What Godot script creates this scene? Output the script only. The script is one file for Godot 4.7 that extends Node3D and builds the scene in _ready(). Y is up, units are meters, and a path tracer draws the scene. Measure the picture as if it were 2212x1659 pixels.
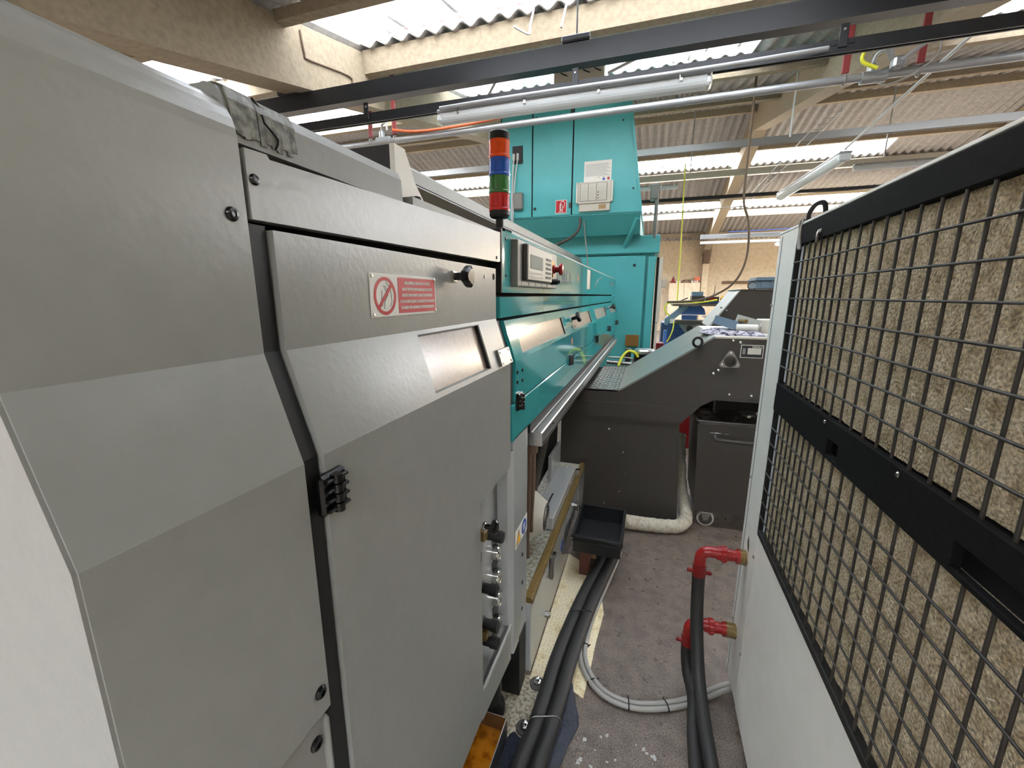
extends Node3D
# A bar-fed lathe line in a workshop with a corrugated roof and skylights.
# x runs across the aisle, -z runs down the aisle, y is up, metres.

const XU := -0.421   # upper upright face of the loader
const XL := -0.380   # lower upright face of the loader
const Y1 := 1.434    # crease between upper face and slope
const Y2 := 1.303    # crease between slope and lower face

var M := {}
var names := {}
var rng := RandomNumberGenerator.new()

# ------------------------------------------------------------------ camera, light, everything
func _ready() -> void:
	rng.seed = 5
	var cam := Camera3D.new()
	cam.name = "camera"
	cam.position = Vector3(0, 1.5, 0)
	cam.rotation = Vector3(deg_to_rad(-12.0), deg_to_rad(18.0), 0)
	cam.fov = rad_to_deg(2.0 * atan(829.5 / 900.0))
	cam.near = 0.02
	cam.far = 200.0
	add_child(cam)
	cam.current = true
	# overcast sky, the main light: it comes in through the skylights
	var sky_m := ProceduralSkyMaterial.new()
	sky_m.sky_top_color = Color(0.93, 0.955, 1.0)
	sky_m.sky_horizon_color = Color(1.0, 0.985, 0.96)
	sky_m.ground_bottom_color = Color(0.35, 0.34, 0.32)
	sky_m.ground_horizon_color = Color(0.6, 0.59, 0.57)
	sky_m.sky_energy_multiplier = 1.0
	sky_m.ground_energy_multiplier = 1.0
	var sky := Sky.new()
	sky.sky_material = sky_m
	var env := Environment.new()
	env.background_mode = Environment.BG_SKY
	env.sky = sky
	env.background_energy_multiplier = 45.0
	env.ambient_light_source = Environment.AMBIENT_SOURCE_DISABLED
	env.tonemap_mode = Environment.TONE_MAPPER_LINEAR
	env.tonemap_exposure = 1.0
	env.sdfgi_enabled = true
	env.ssao_enabled = true
	env.ssil_enabled = true
	var we := WorldEnvironment.new()
	we.name = "world"
	we.environment = env
	add_child(we)

	materials()
	build_hall()
	build_loader_end()
	build_magazine()
	build_lathe()
	build_conveyor()
	build_filter_cabinet()
	build_bin()
	build_signal_tower()
	build_services()
	build_floor_things()
	build_background()

# ------------------------------------------------------------------ nodes
func numbered(called: String) -> String:
	if not names.has(called):
		names[called] = 0
		return called
	names[called] += 1
	return "%s_%03d" % [called, names[called]]

func tag(o: Node3D, label: String, category: String, group := "", kind := "") -> void:
	o.set_meta("label", label)
	o.set_meta("category", category)
	if group: o.set_meta("group", group)
	if kind: o.set_meta("kind", kind)

func thing(called: String, label: String, category: String, at := Vector3.ZERO, group := "", kind := "") -> Node3D:
	var o := Node3D.new()
	o.name = numbered(called)
	add_child(o)
	o.position = at
	tag(o, label, category, group, kind)
	return o

func where(o: Node) -> Vector3:
	var p := Vector3.ZERO
	while o is Node3D and o != self:
		p += (o as Node3D).position
		o = o.get_parent()
	return p

# a mesh drawn in world coordinates, hung under its thing or part
func part(parent: Node3D, called: String, s: SurfaceTool, m: Material, label := "") -> MeshInstance3D:
	var o := MeshInstance3D.new()
	o.mesh = s.commit()
	o.material_override = m
	o.name = called
	o.position = -where(parent)
	parent.add_child(o, true)
	if label: o.set_meta("label", label)
	return o

func solo(called: String, label: String, category: String, s: SurfaceTool, m: Material, group := "", kind := "") -> MeshInstance3D:
	var o := MeshInstance3D.new()
	o.mesh = s.commit()
	o.material_override = m
	o.name = numbered(called)
	add_child(o)
	tag(o, label, category, group, kind)
	return o

func copy(root: Node3D, at: Vector3, label: String) -> Node3D:
	var c: Node3D = root.duplicate()
	c.name = numbered(String(root.name))
	add_child(c)
	c.position = at
	c.set_meta("label", label)
	return c

func words(parent: Node3D, called: String, text: String, cap: float, m: Material, t: Transform3D, squeeze := 1.0, bold := 500) -> MeshInstance3D:
	var f := SystemFont.new()
	f.font_names = PackedStringArray(["Droid Sans"])
	f.font_weight = bold
	var tm := TextMesh.new()
	tm.font = f
	tm.font_size = 48
	tm.text = text
	tm.pixel_size = cap / (0.72 * 48.0)
	tm.depth = 0.0006
	tm.curve_step = 2.0
	var o := MeshInstance3D.new()
	o.mesh = tm
	o.material_override = m
	o.name = called
	o.transform = t * Transform3D(Basis.from_scale(Vector3(squeeze, 1, 1)), Vector3.ZERO)
	o.position -= where(parent)
	parent.add_child(o, true)
	return o

# frame of a print that faces +x (reads towards -z), or +z
func facing_x(at: Vector3) -> Transform3D: return Transform3D(Basis(Vector3(0, 0, -1), Vector3(0, 1, 0), Vector3(1, 0, 0)), at)
func facing_z(at: Vector3) -> Transform3D: return Transform3D(Basis(), at)

# ------------------------------------------------------------------ shapes
func mb() -> SurfaceTool:
	var s := SurfaceTool.new()
	s.begin(Mesh.PRIMITIVE_TRIANGLES)
	return s

func tri(s: SurfaceTool, a: Vector3, b: Vector3, c: Vector3, na: Vector3, nb: Vector3, nc: Vector3) -> void:
	if (b - a).cross(c - a).dot(na + nb + nc) > 0.0:
		var t := b; b = c; c = t
		var tn := nb; nb = nc; nc = tn
	s.set_normal(na); s.add_vertex(a)
	s.set_normal(nb); s.add_vertex(b)
	s.set_normal(nc); s.add_vertex(c)

func face(s: SurfaceTool, p: Array, hint: Vector3) -> void:
	var n: Vector3 = (p[1] - p[0]).cross(p[2] - p[0]).normalized()
	if n.dot(hint) < 0.0: n = -n
	for k in range(1, p.size() - 1):
		tri(s, p[0], p[k], p[k + 1], n, n, n)

func at3(axis: String, p: Vector2, t: float) -> Vector3:
	if axis == "z": return Vector3(p.x, p.y, t)
	if axis == "x": return Vector3(t, p.y, p.x)
	return Vector3(p.x, t, p.y)

# polygon (x,y), (z,y) or (x,z) drawn out along z, x or y
func prism(s: SurfaceTool, poly: Array, axis: String, t0: float, t1: float) -> void:
	var pp := PackedVector2Array(poly)
	var n := pp.size()
	var area := 0.0
	for i in n:
		var q := pp[(i + 1) % n]
		area += pp[i].x * q.y - q.x * pp[i].y
	var idx := Geometry2D.triangulate_polygon(pp)
	var up := at3(axis, Vector2.ZERO, 1.0)
	var sg := signf(t1 - t0)
	for k in range(0, idx.size(), 3):
		for e in [[t0, -sg], [t1, sg]]:
			var nn: Vector3 = up * e[1]
			tri(s, at3(axis, pp[idx[k]], e[0]), at3(axis, pp[idx[k + 1]], e[0]), at3(axis, pp[idx[k + 2]], e[0]), nn, nn, nn)
	for i in n:
		var a := pp[i]
		var b := pp[(i + 1) % n]
		var o2 := Vector2(b.y - a.y, a.x - b.x) * signf(area)
		var o3 := at3(axis, o2, 0.0)
		face(s, [at3(axis, a, t0), at3(axis, b, t0), at3(axis, b, t1), at3(axis, a, t1)], o3)

# box with chamfered edges
func boxt(s: SurfaceTool, t: Transform3D, size: Vector3, bev := 0.0) -> void:
	var h := size * 0.5
	var b := minf(bev, minf(h.x, minf(h.y, h.z)) * 0.6)
	for ax in 3:
		for sg in [-1.0, 1.0]:
			var u := (ax + 1) % 3
			var v := (ax + 2) % 3
			var q := []
			for e in [[-1, -1], [1, -1], [1, 1], [-1, 1]]:
				var p := Vector3.ZERO
				p[ax] = sg * h[ax]
				p[u] = e[0] * (h[u] - b)
				p[v] = e[1] * (h[v] - b)
				q.append(t * p)
			var n := Vector3.ZERO
			n[ax] = sg
			face(s, q, t.basis * n)
	if b <= 0.0: return
	for ax in 3:
		var u := (ax + 1) % 3
		var v := (ax + 2) % 3
		for su in [-1.0, 1.0]:
			for sv in [-1.0, 1.0]:
				var q := []
				for e in [[-1, 0], [1, 0], [1, 1], [-1, 1]]:
					var p := Vector3.ZERO
					p[ax] = e[0] * (h[ax] - b)
					p[u] = su * (h[u] - (b if e[1] == 1 else 0.0))
					p[v] = sv * (h[v] - (0.0 if e[1] == 1 else b))
					q.append(t * p)
				var n := Vector3.ZERO
				n[u] = su
				n[v] = sv
				face(s, q, t.basis * n)
	for sx in [-1.0, 1.0]:
		for sy in [-1.0, 1.0]:
			for sz in [-1.0, 1.0]:
				var c := Vector3(sx * h.x, sy * h.y, sz * h.z)
				face(s, [t * (c - Vector3(0, sy * b, sz * b)), t * (c - Vector3(sx * b, 0, sz * b)), t * (c - Vector3(sx * b, sy * b, 0))], t.basis * Vector3(sx, sy, sz))

func box(s: SurfaceTool, lo: Vector3, hi: Vector3, bev := 0.0) -> void:
	boxt(s, Transform3D(Basis(), (lo + hi) * 0.5), (hi - lo).abs(), bev)

# tube through points
func tube(s: SurfaceTool, pts: Array, r: float, n := 10, r_end := -1.0) -> void:
	var k := pts.size()
	var ring := []
	var nrm := []
	var side := Vector3.ZERO
	for i in k:
		var d: Vector3 = (pts[mini(i + 1, k - 1)] - pts[maxi(i - 1, 0)]).normalized()
		if side == Vector3.ZERO:
			side = d.cross(Vector3.UP if absf(d.y) < 0.9 else Vector3.RIGHT).normalized()
		side = (side - d * side.dot(d)).normalized()
		var up := d.cross(side)
		var rr := r if r_end < 0.0 else lerpf(r, r_end, i / float(k - 1))
		var a := []
		var b := []
		for j in n:
			var w := TAU * j / n
			var o := side * cos(w) + up * sin(w)
			a.append(pts[i] + o * rr)
			b.append(o)
		ring.append(a)
		nrm.append(b)
	for i in k - 1:
		for j in n:
			var j2 := (j + 1) % n
			tri(s, ring[i][j], ring[i + 1][j], ring[i + 1][j2], nrm[i][j], nrm[i + 1][j], nrm[i + 1][j2])
			tri(s, ring[i][j], ring[i + 1][j2], ring[i][j2], nrm[i][j], nrm[i + 1][j2], nrm[i][j2])
	face(s, ring[0], pts[0] - pts[1])
	face(s, ring[k - 1], pts[k - 1] - pts[k - 2])

func smooth(pts: Array, step := 6) -> Array:
	var out := []
	for i in pts.size() - 1:
		var a: Vector3 = pts[maxi(i - 1, 0)]
		var b: Vector3 = pts[i]
		var c: Vector3 = pts[i + 1]
		var d: Vector3 = pts[mini(i + 2, pts.size() - 1)]
		for k in step:
			out.append(b.cubic_interpolate(c, a, d, k / float(step)))
	out.append(pts[-1])
	return out

# profile (radius, height) turned round the local y axis of t
func lathe(s: SurfaceTool, prof: Array, t: Transform3D, n := 16) -> void:
	for i in prof.size() - 1:
		var a: Vector2 = prof[i]
		var b: Vector2 = prof[i + 1]
		var d := b - a
		if d.length() < 1e-6: continue
		for j in n:
			var w0 := TAU * j / n
			var w1 := TAU * (j + 1) / n
			var e0 := Vector3(cos(w0), 0, sin(w0))
			var e1 := Vector3(cos(w1), 0, sin(w1))
			var n0 := (t.basis * (e0 * d.y + Vector3(0, -d.x, 0))).normalized()
			var n1 := (t.basis * (e1 * d.y + Vector3(0, -d.x, 0))).normalized()
			var p00 := t * (e0 * a.x + Vector3(0, a.y, 0))
			var p01 := t * (e1 * a.x + Vector3(0, a.y, 0))
			var p10 := t * (e0 * b.x + Vector3(0, b.y, 0))
			var p11 := t * (e1 * b.x + Vector3(0, b.y, 0))
			if b.x > 1e-6: tri(s, p00, p10, p11, n0, n0, n1)
			if a.x > 1e-6: tri(s, p00, p11, p01, n0, n1, n1)

# frame whose y axis runs along d from p
func along(p: Vector3, d: Vector3) -> Transform3D:
	var y := d.normalized()
	var x := y.cross(Vector3.UP if absf(y.y) < 0.9 else Vector3.RIGHT).normalized()
	return Transform3D(Basis(x, y, x.cross(y)), p)

func disc(s: SurfaceTool, p: Vector3, d: Vector3, r: float, h: float, bev := 0.0, n := 16) -> void:
	var b := minf(bev, minf(r, h) * 0.6)
	lathe(s, [Vector2(0, 0), Vector2(r, 0), Vector2(r, h - b), Vector2(r - b, h), Vector2(0, h)], along(p, d), n)

func torus(s: SurfaceTool, p: Vector3, d: Vector3, r: float, w: float, n := 20, arc := TAU) -> void:
	var t := along(p, d)
	var pts := []
	for i in n + 1:
		var a := arc * i / n
		pts.append(t * Vector3(cos(a) * r, 0, sin(a) * r))
	tube(s, pts, w, 8)

# crumpled cloth lying on something: outline round a middle
func cloth(s: SurfaceTool, outline: Array, base: float, high: float, sd: int, folds := 18.0) -> void:
	var nz := FastNoiseLite.new()
	nz.seed = sd
	nz.frequency = folds * 0.35
	nz.noise_type = FastNoiseLite.TYPE_SIMPLEX_SMOOTH
	nz.fractal_octaves = 3
	nz.domain_warp_enabled = true
	nz.domain_warp_amplitude = 0.04
	nz.domain_warp_frequency = 6.0
	var mid := Vector2.ZERO
	for q in outline: mid += q
	mid /= outline.size()
	var m := 72
	var rings := 22
	var g := []
	for i in rings + 1:
		var row := []
		for j in m:
			var f := j / float(m) * outline.size()
			var k := int(f)
			var c := outline.size()
			var o: Vector2 = outline[k].cubic_interpolate(outline[(k + 1) % c], outline[(k + c - 1) % c], outline[(k + 2) % c], f - k)
			var t := i / float(rings)
			var p := mid.lerp(o, t * (1.0 + 0.06 * nz.get_noise_2d(o.x * 3.0 + 9.0, o.y * 3.0)))
			var w := 0.5 + 0.5 * nz.get_noise_2d(p.x, p.y)
			var rid := 1.0 - absf(nz.get_noise_2d(p.x * 1.7 + 4.0, p.y * 1.7))
			row.append(Vector3(p.x, base + high * (0.25 + 0.75 * (0.5 * w + 0.5 * rid * rid)) * (1.0 - pow(t, 6.0)) + 0.002, p.y))
		g.append(row)
	var nn := []
	for i in rings + 1:
		var row := []
		for j in m:
			var a: Vector3 = g[mini(i + 1, rings)][j] - g[maxi(i - 1, 0)][j]
			var b: Vector3 = g[i][(j + 1) % m] - g[i][(j + m - 1) % m]
			var n := a.cross(b)
			if n.length() < 1e-9: n = Vector3.UP
			n = n.normalized()
			row.append(n if n.y > 0.0 else -n)
		nn.append(row)
	for i in rings:
		for j in m:
			var k := (j + 1) % m
			tri(s, g[i][j], g[i + 1][j], g[i + 1][k], nn[i][j], nn[i + 1][j], nn[i + 1][k])
			if i > 0: tri(s, g[i][j], g[i + 1][k], g[i][k], nn[i][j], nn[i + 1][k], nn[i][k])
	var rim := []
	for j in m:
		rim.append(Vector3(g[rings][j].x, base, g[rings][j].z))
	for j in m:
		var k := (j + 1) % m
		face(s, [g[rings][j], g[rings][k], rim[k], rim[j]], Vector3(g[rings][j].x - mid.x, 0, g[rings][j].z - mid.y))

# ------------------------------------------------------------------ materials
func noise(freq: float, sd: int, oct := 4, kind := FastNoiseLite.TYPE_SIMPLEX_SMOOTH) -> FastNoiseLite:
	var n := FastNoiseLite.new()
	n.seed = sd
	n.frequency = freq
	n.noise_type = kind
	n.fractal_octaves = oct
	return n

func ramp(stops: Array) -> Gradient:
	var g := Gradient.new()
	var o := PackedFloat32Array()
	var c := PackedColorArray()
	for e in stops:
		o.append(e[0])
		c.append(e[1])
	g.offsets = o
	g.colors = c
	return g

func ntex(n: FastNoiseLite, stops: Array, size := 512) -> NoiseTexture2D:
	var t := NoiseTexture2D.new()
	t.width = size
	t.height = size
	t.seamless = true
	t.noise = n
	if stops: t.color_ramp = ramp(stops)
	return t

func nbump(n: FastNoiseLite, strength: float, size := 512) -> NoiseTexture2D:
	var t := ntex(n, [], size)
	t.as_normal_map = true
	t.bump_strength = strength
	return t

func grey(v: float, a := 1.0) -> Color: return Color(v, v, v, a)

func mat(called: String, c: Color, rough: float, metal := 0.0) -> StandardMaterial3D:
	var m := StandardMaterial3D.new()
	m.resource_name = called
	m.albedo_color = c
	m.roughness = rough
	m.metallic = metal
	M[called] = m
	return m

func tri_tex(m: StandardMaterial3D, scale: float) -> void:
	m.uv1_triplanar = true
	m.uv1_world_triplanar = true
	m.uv1_scale = Vector3.ONE * scale

func materials() -> void:
	var peel := nbump(noise(0.045, 3, 2), 2.2)
	var dust := ntex(noise(0.012, 5, 5), [[0.0, grey(0.97)], [0.45, grey(0.985)], [1.0, grey(1.0)]])
	# powder-coated grey of the loader, with orange peel
	var m := mat("loader_grey", Color(0.585, 0.588, 0.562), 0.29)
	m.albedo_texture = dust
	m.normal_enabled = true
	m.normal_texture = peel
	m.normal_scale = 0.15
	tri_tex(m, 3.0)
	m = mat("cover_grey", Color(0.50, 0.50, 0.475), 0.42)
	m.albedo_texture = dust
	m.normal_enabled = true
	m.normal_texture = peel
	m.normal_scale = 0.2
	tri_tex(m, 3.0)
	m = mat("tape_grey", Color(0.47, 0.47, 0.43), 0.5)
	m.albedo_texture = ntex(noise(0.02, 15, 5), [[0.0, Color(0.42, 0.42, 0.40)], [0.45, Color(0.8, 0.8, 0.76)], [0.6, Color(0.95, 0.95, 0.92)], [1.0, grey(1.0)]])
	m.normal_enabled = true
	m.normal_texture = nbump(noise(0.02, 16, 3), 5.0)
	m.normal_scale = 0.6
	tri_tex(m, 6.0)
	m = mat("cabinet_grey", Color(0.90, 0.893, 0.86), 0.42)
	m.albedo_texture = dust
	tri_tex(m, 1.5)
	# turquoise machine paint, smooth and glossy
	m = mat("teal", Color(0.19, 0.60, 0.605), 0.12)
	m.clearcoat_enabled = true
	m.clearcoat = 0.6
	m.clearcoat_roughness = 0.05
	m = mat("lathe_teal", Color(0.31, 0.69, 0.695), 0.4)
	m.albedo_texture = dust
	tri_tex(m, 0.8)
	m = mat("base_grey", Color(0.68, 0.69, 0.68), 0.10)
	m.clearcoat_enabled = true
	m.clearcoat = 0.5
	m.clearcoat_roughness = 0.04
	m = mat("deck_grey", Color(0.66, 0.66, 0.62), 0.5)
	m.albedo_texture = ntex(noise(0.04, 25, 7), [[0.0, Color(0.60, 0.55, 0.44)], [0.35, Color(0.80, 0.77, 0.69)], [0.55, grey(0.96)], [1.0, grey(1.0)]])
	tri_tex(m, 2.0)
	mat("black_gloss", Color(0.035, 0.033, 0.033), 0.22)
	mat("black_satin", Color(0.06, 0.058, 0.056), 0.5)
	mat("black_rubber", Color(0.085, 0.082, 0.08), 0.62)
	mat("gap_black", Color(0.02, 0.02, 0.02), 0.9)
	m = mat("hose_black", Color(0.13, 0.127, 0.122), 0.55)
	m = mat("charcoal", Color(0.245, 0.23, 0.21), 0.42)
	m.albedo_texture = dust
	m.normal_enabled = true
	m.normal_texture = peel
	m.normal_scale = 0.12
	tri_tex(m, 3.0)
	mat("charcoal_edge", Color(0.47, 0.49, 0.465), 0.35)
	mat("chrome", Color(0.82, 0.82, 0.80), 0.18, 1.0)
	mat("steel", Color(0.62, 0.61, 0.59), 0.38, 1.0)
	m = mat("aluminium", Color(0.80, 0.80, 0.79), 0.33, 1.0)
	mat("chequer_base", Color(0.42, 0.41, 0.39), 0.5, 1.0)
	mat("chequer_bar", Color(0.88, 0.87, 0.84), 0.28, 1.0)
	mat("display_grey", Color(0.45, 0.47, 0.42), 0.6)
	mat("mustard", Color(0.50, 0.37, 0.13), 0.6)
	mat("galvanised", Color(0.66, 0.67, 0.67), 0.45, 0.7)
	m = mat("brass_rail", Color(0.52, 0.45, 0.29), 0.3, 0.2)
	m.albedo_texture = ntex(noise(0.06, 31, 6), [[0.0, Color(0.70, 0.62, 0.46)], [0.5, Color(0.88, 0.84, 0.72)], [1.0, grey(1.0)]])
	tri_tex(m, 3.0)
	mat("copper_brown", Color(0.43, 0.35, 0.285), 0.45, 0.3)
	mat("white_print", Color(0.90, 0.89, 0.85), 0.5)
	mat("red_print", Color(0.73, 0.08, 0.11), 0.45)
	mat("dark_print", Color(0.13, 0.14, 0.15), 0.5)
	mat("grey_print", Color(0.27, 0.31, 0.32), 0.5)
	mat("pale_print", Color(0.70, 0.71, 0.68), 0.5)
	mat("blue_print", Color(0.15, 0.30, 0.62), 0.5)
	mat("yellow_print", Color(0.95, 0.70, 0.08), 0.5)
	mat("orange_print", Color(0.80, 0.42, 0.30), 0.5)
	m = mat("window_beige", Color(0.62, 0.555, 0.49), 0.2)
	m.albedo_texture = ntex(noise(0.03, 41, 5), [[0.0, grey(0.82)], [0.5, grey(0.96)], [1.0, grey(1.0)]])
	tri_tex(m, 4.0)
	# fibrous filter mat
	m = mat("filter_wool", Color(0.92, 0.86, 0.74), 0.95)
	m.albedo_texture = ntex(noise(0.055, 51, 7), [[0.0, grey(0.58)], [0.35, grey(0.78)], [0.52, grey(0.90)], [0.68, grey(0.98)], [1.0, grey(1.0)]], 1024)
	m.detail_enabled = true
	m.detail_blend_mode = BaseMaterial3D.BLEND_MODE_MUL
	m.detail_albedo = ntex(noise(0.02, 53, 5), [[0.0, Color(0.72, 0.68, 0.60)], [0.45, Color(0.92, 0.90, 0.86)], [1.0, Color(1, 1, 1)]])
	m.uv2_triplanar = true
	m.uv2_world_triplanar = true
	m.uv2_scale = Vector3.ONE * 1.7
	m.normal_enabled = true
	m.normal_texture = nbump(noise(0.05, 52, 6), 10.0, 1024)
	m.normal_scale = 1.0
	tri_tex(m, 2.6)
	m = mat("lint", Color(0.86, 0.83, 0.76), 0.95)
	m = mat("insulation_white", Color(0.78, 0.80, 0.82), 0.9)
	m = mat("dusty_black", Color(0.085, 0.084, 0.08), 0.85)
	m.metallic_specular = 0.25
	m.albedo_texture = ntex(noise(0.03, 55, 5), [[0.0, grey(0.8)], [0.62, grey(1.0)], [0.78, Color(1, 1, 1)], [0.82, Color(1, 1, 1)], [1.0, Color(1, 1, 1)]])
	tri_tex(m, 3.0)
	mat("wire_dark", Color(0.21, 0.195, 0.175), 0.5, 0.2)
	mat("red_plastic", Color(0.56, 0.09, 0.085), 0.28)
	mat("red_dark", Color(0.45, 0.06, 0.06), 0.4)
	m = mat("oil_yellow", Color(0.80, 0.52, 0.16), 0.12)
	m.albedo_texture = ntex(noise(0.01, 61, 4), [[0.0, Color(0.55, 0.45, 0.3)], [0.5, Color(0.9, 0.85, 0.7)], [1.0, grey(1.0)]])
	tri_tex(m, 3.0)
	m = mat("rag_navy", Color(0.12, 0.145, 0.21), 0.95)
	m.albedo_texture = ntex(noise(0.05, 63, 4), [[0.0, grey(0.6)], [1.0, grey(1.0)]])
	tri_tex(m, 5.0)
	m = mat("rag_slate", Color(0.29, 0.305, 0.345), 0.95)
	m.albedo_texture = ntex(noise(0.05, 64, 4), [[0.0, grey(0.7)], [1.0, grey(1.0)]])
	tri_tex(m, 5.0)
	m = mat("rag_white", Color(0.74, 0.73, 0.76), 0.95)
	m.albedo_texture = ntex(noise(0.02, 65, 3), [[0.0, Color(0.12, 0.12, 0.2)], [0.38, Color(0.2, 0.2, 0.3)], [0.46, grey(0.95)], [1.0, grey(1.0)]])
	tri_tex(m, 2.0)
	m = mat("sock_cloth", Color(0.79, 0.765, 0.695), 0.95)
	m.albedo_texture = ntex(noise(0.015, 66, 5), [[0.0, Color(0.78, 0.74, 0.67)], [0.35, Color(0.90, 0.88, 0.83)], [0.5, grey(0.97)], [1.0, grey(1.0)]])
	m.normal_enabled = true
	m.normal_texture = nbump(noise(0.012, 67, 4), 8.0)
	tri_tex(m, 4.0)
	# cream mat with pricked holes
	m = mat("mat_cream", Color(0.95, 0.91, 0.80), 0.6)
	var spots := noise(0.055, 71, 1, FastNoiseLite.TYPE_CELLULAR)
	spots.cellular_return_type = FastNoiseLite.RETURN_DISTANCE
	spots.cellular_jitter = 0.55
	m.albedo_texture = ntex(spots, [[0.0, Color(0.25, 0.22, 0.18)], [0.06, Color(0.35, 0.3, 0.25)], [0.11, Color(0.97, 0.96, 0.93)], [1.0, Color(1, 1, 1)]])
	m.detail_enabled = true
	m.detail_blend_mode = BaseMaterial3D.BLEND_MODE_MUL
	m.detail_albedo = ntex(noise(0.008, 72, 5), [[0.0, Color(0.84, 0.79, 0.66)], [0.4, Color(0.98, 0.97, 0.93)], [1.0, Color(1, 1, 1)]])
	tri_tex(m, 2.2)
	m.uv2_triplanar = true
	m.uv2_world_triplanar = true
	m.uv2_scale = Vector3.ONE * 1.4
	m = mat("plate_worn", Color(0.70, 0.68, 0.62), 0.55)
	m.albedo_texture = ntex(noise(0.045, 75, 7), [[0.0, Color(0.50, 0.47, 0.40)], [0.35, Color(0.72, 0.69, 0.61)], [0.55, Color(0.93, 0.91, 0.86)], [1.0, Color(1, 1, 1)]])
	tri_tex(m, 2.5)
	# concrete floor: brown-grey, pitted, wet in places
	m = mat("floor_concrete", Color(0.575, 0.52, 0.47), 1.0)
	m.albedo_texture = ntex(noise(0.09, 81, 7), [[0.0, Color(0.52, 0.50, 0.48)], [0.35, Color(0.70, 0.68, 0.66)], [0.55, Color(0.80, 0.79, 0.78)], [0.70, Color(0.90, 0.90, 0.90)], [1.0, Color(1, 1, 1)]], 1024)
	m.detail_enabled = true
	m.detail_blend_mode = BaseMaterial3D.BLEND_MODE_MUL
	m.detail_albedo = ntex(noise(0.006, 82, 5), [[0.0, grey(0.80)], [0.4, grey(0.88)], [0.6, grey(0.96)], [1.0, grey(1.0)]], 1024)
	m.roughness_texture = ntex(noise(0.009, 83, 5), [[0.0, grey(0.22)], [0.45, grey(0.34)], [0.65, grey(0.5)], [1.0, grey(0.6)]], 1024)
	m.normal_enabled = true
	m.normal_texture = nbump(noise(0.08, 84, 5), 4.0, 1024)
	m.normal_scale = 0.7
	tri_tex(m, 1.6)
	m.uv2_triplanar = true
	m.uv2_world_triplanar = true
	m.uv2_scale = Vector3.ONE * 0.55
	mat("floor_paint", Color(0.68, 0.68, 0.66), 0.5)
	# roof
	m = mat("concrete", Color(0.62, 0.565, 0.475), 0.9)
	m.albedo_texture = ntex(noise(0.02, 91, 7), [[0.0, grey(0.88)], [0.35, grey(0.93)], [0.6, grey(0.975)], [1.0, grey(1.0)]], 1024)
	m.normal_enabled = true
	m.normal_texture = nbump(noise(0.02, 92, 5), 4.0)
	m.normal_scale = 0.5
	tri_tex(m, 0.8)
	m = mat("roof_sheet", Color(0.68, 0.665, 0.645), 0.9)
	m.albedo_texture = ntex(noise(0.03, 93, 5), [[0.0, grey(0.78)], [0.5, grey(0.9)], [1.0, grey(1.0)]])
	tri_tex(m, 0.7)
	for e in [["skylight_sheet", 0.12], ["skylight_dimmed", 0.8]]:  # the more opaque sheet is set to weaken light near the lathe
		m = mat(e[0], Color(0.96, 0.97, 0.97, e[1]), 0.22)
		m.transparency = BaseMaterial3D.TRANSPARENCY_ALPHA
		m.cull_mode = BaseMaterial3D.CULL_DISABLED
	mat("roof_moss", Color(0.19, 0.175, 0.14), 0.95)
	m = mat("wall_cream", Color(0.83, 0.765, 0.655), 0.9)
	m.albedo_texture = ntex(noise(0.02, 95, 5), [[0.0, grey(0.88)], [0.5, grey(0.97)], [1.0, grey(1.0)]])
	tri_tex(m, 0.5)
	mat("column_dark", Color(0.40, 0.34, 0.29), 0.9)
	mat("rail_black", Color(0.155, 0.16, 0.17), 0.42, 0.2)
	mat("lamp_white", Color(0.80, 0.82, 0.82), 0.35)
	m = mat("lamp_lit", Color(0.95, 0.93, 0.88), 0.5)
	m.emission_enabled = true
	m.emission = Color(1.0, 0.93, 0.82)
	m.emission_energy_multiplier = 1.6
	mat("cable_white", Color(0.78, 0.78, 0.76), 0.5)
	mat("cable_grey", Color(0.60, 0.59, 0.56), 0.42)
	mat("cable_brown", Color(0.42, 0.33, 0.25), 0.6)
	mat("cord_yellow", Color(0.86, 0.85, 0.22), 0.5)
	mat("cord_orange", Color(0.80, 0.38, 0.22), 0.5)
	mat("pipe_red", Color(0.52, 0.20, 0.20), 0.5)
	mat("box_beige", Color(0.78, 0.76, 0.70), 0.5)
	mat("machine_blue", Color(0.27, 0.42, 0.66), 0.45)
	mat("machine_navy", Color(0.22, 0.28, 0.38), 0.5)
	mat("crate_blue", Color(0.42, 0.50, 0.56), 0.5)
	mat("crate_black", Color(0.085, 0.088, 0.094), 0.4)
	mat("cardboard", Color(0.66, 0.55, 0.40), 0.9)
	mat("wood_brown", Color(0.36, 0.20, 0.15), 0.8)
	mat("caster_white", Color(0.70, 0.69, 0.66), 0.5)
	mat("paper", Color(0.85, 0.84, 0.80), 0.8)
	for e in [["lens_amber", Color(0.95, 0.42, 0.05)], ["lens_blue", Color(0.02, 0.40, 0.78)], ["lens_green", Color(0.08, 0.50, 0.16)], ["lens_red", Color(0.90, 0.06, 0.10)]]:
		m = mat(e[0], e[1], 0.15)
		m.backlight_enabled = true
		m.backlight = e[1]
		m.clearcoat_enabled = true
	mat("lens_core", Color(0.75, 0.75, 0.75), 0.5)

# ------------------------------------------------------------------ the hall
func roof_y(z: float) -> float:
	if z > 1.0: return 2.755 + 0.225 * (z - 1.0)
	if z > -11.0: return 2.98 - 0.225 * z
	return 5.455 - 0.21 * (-z - 11.0)

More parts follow.
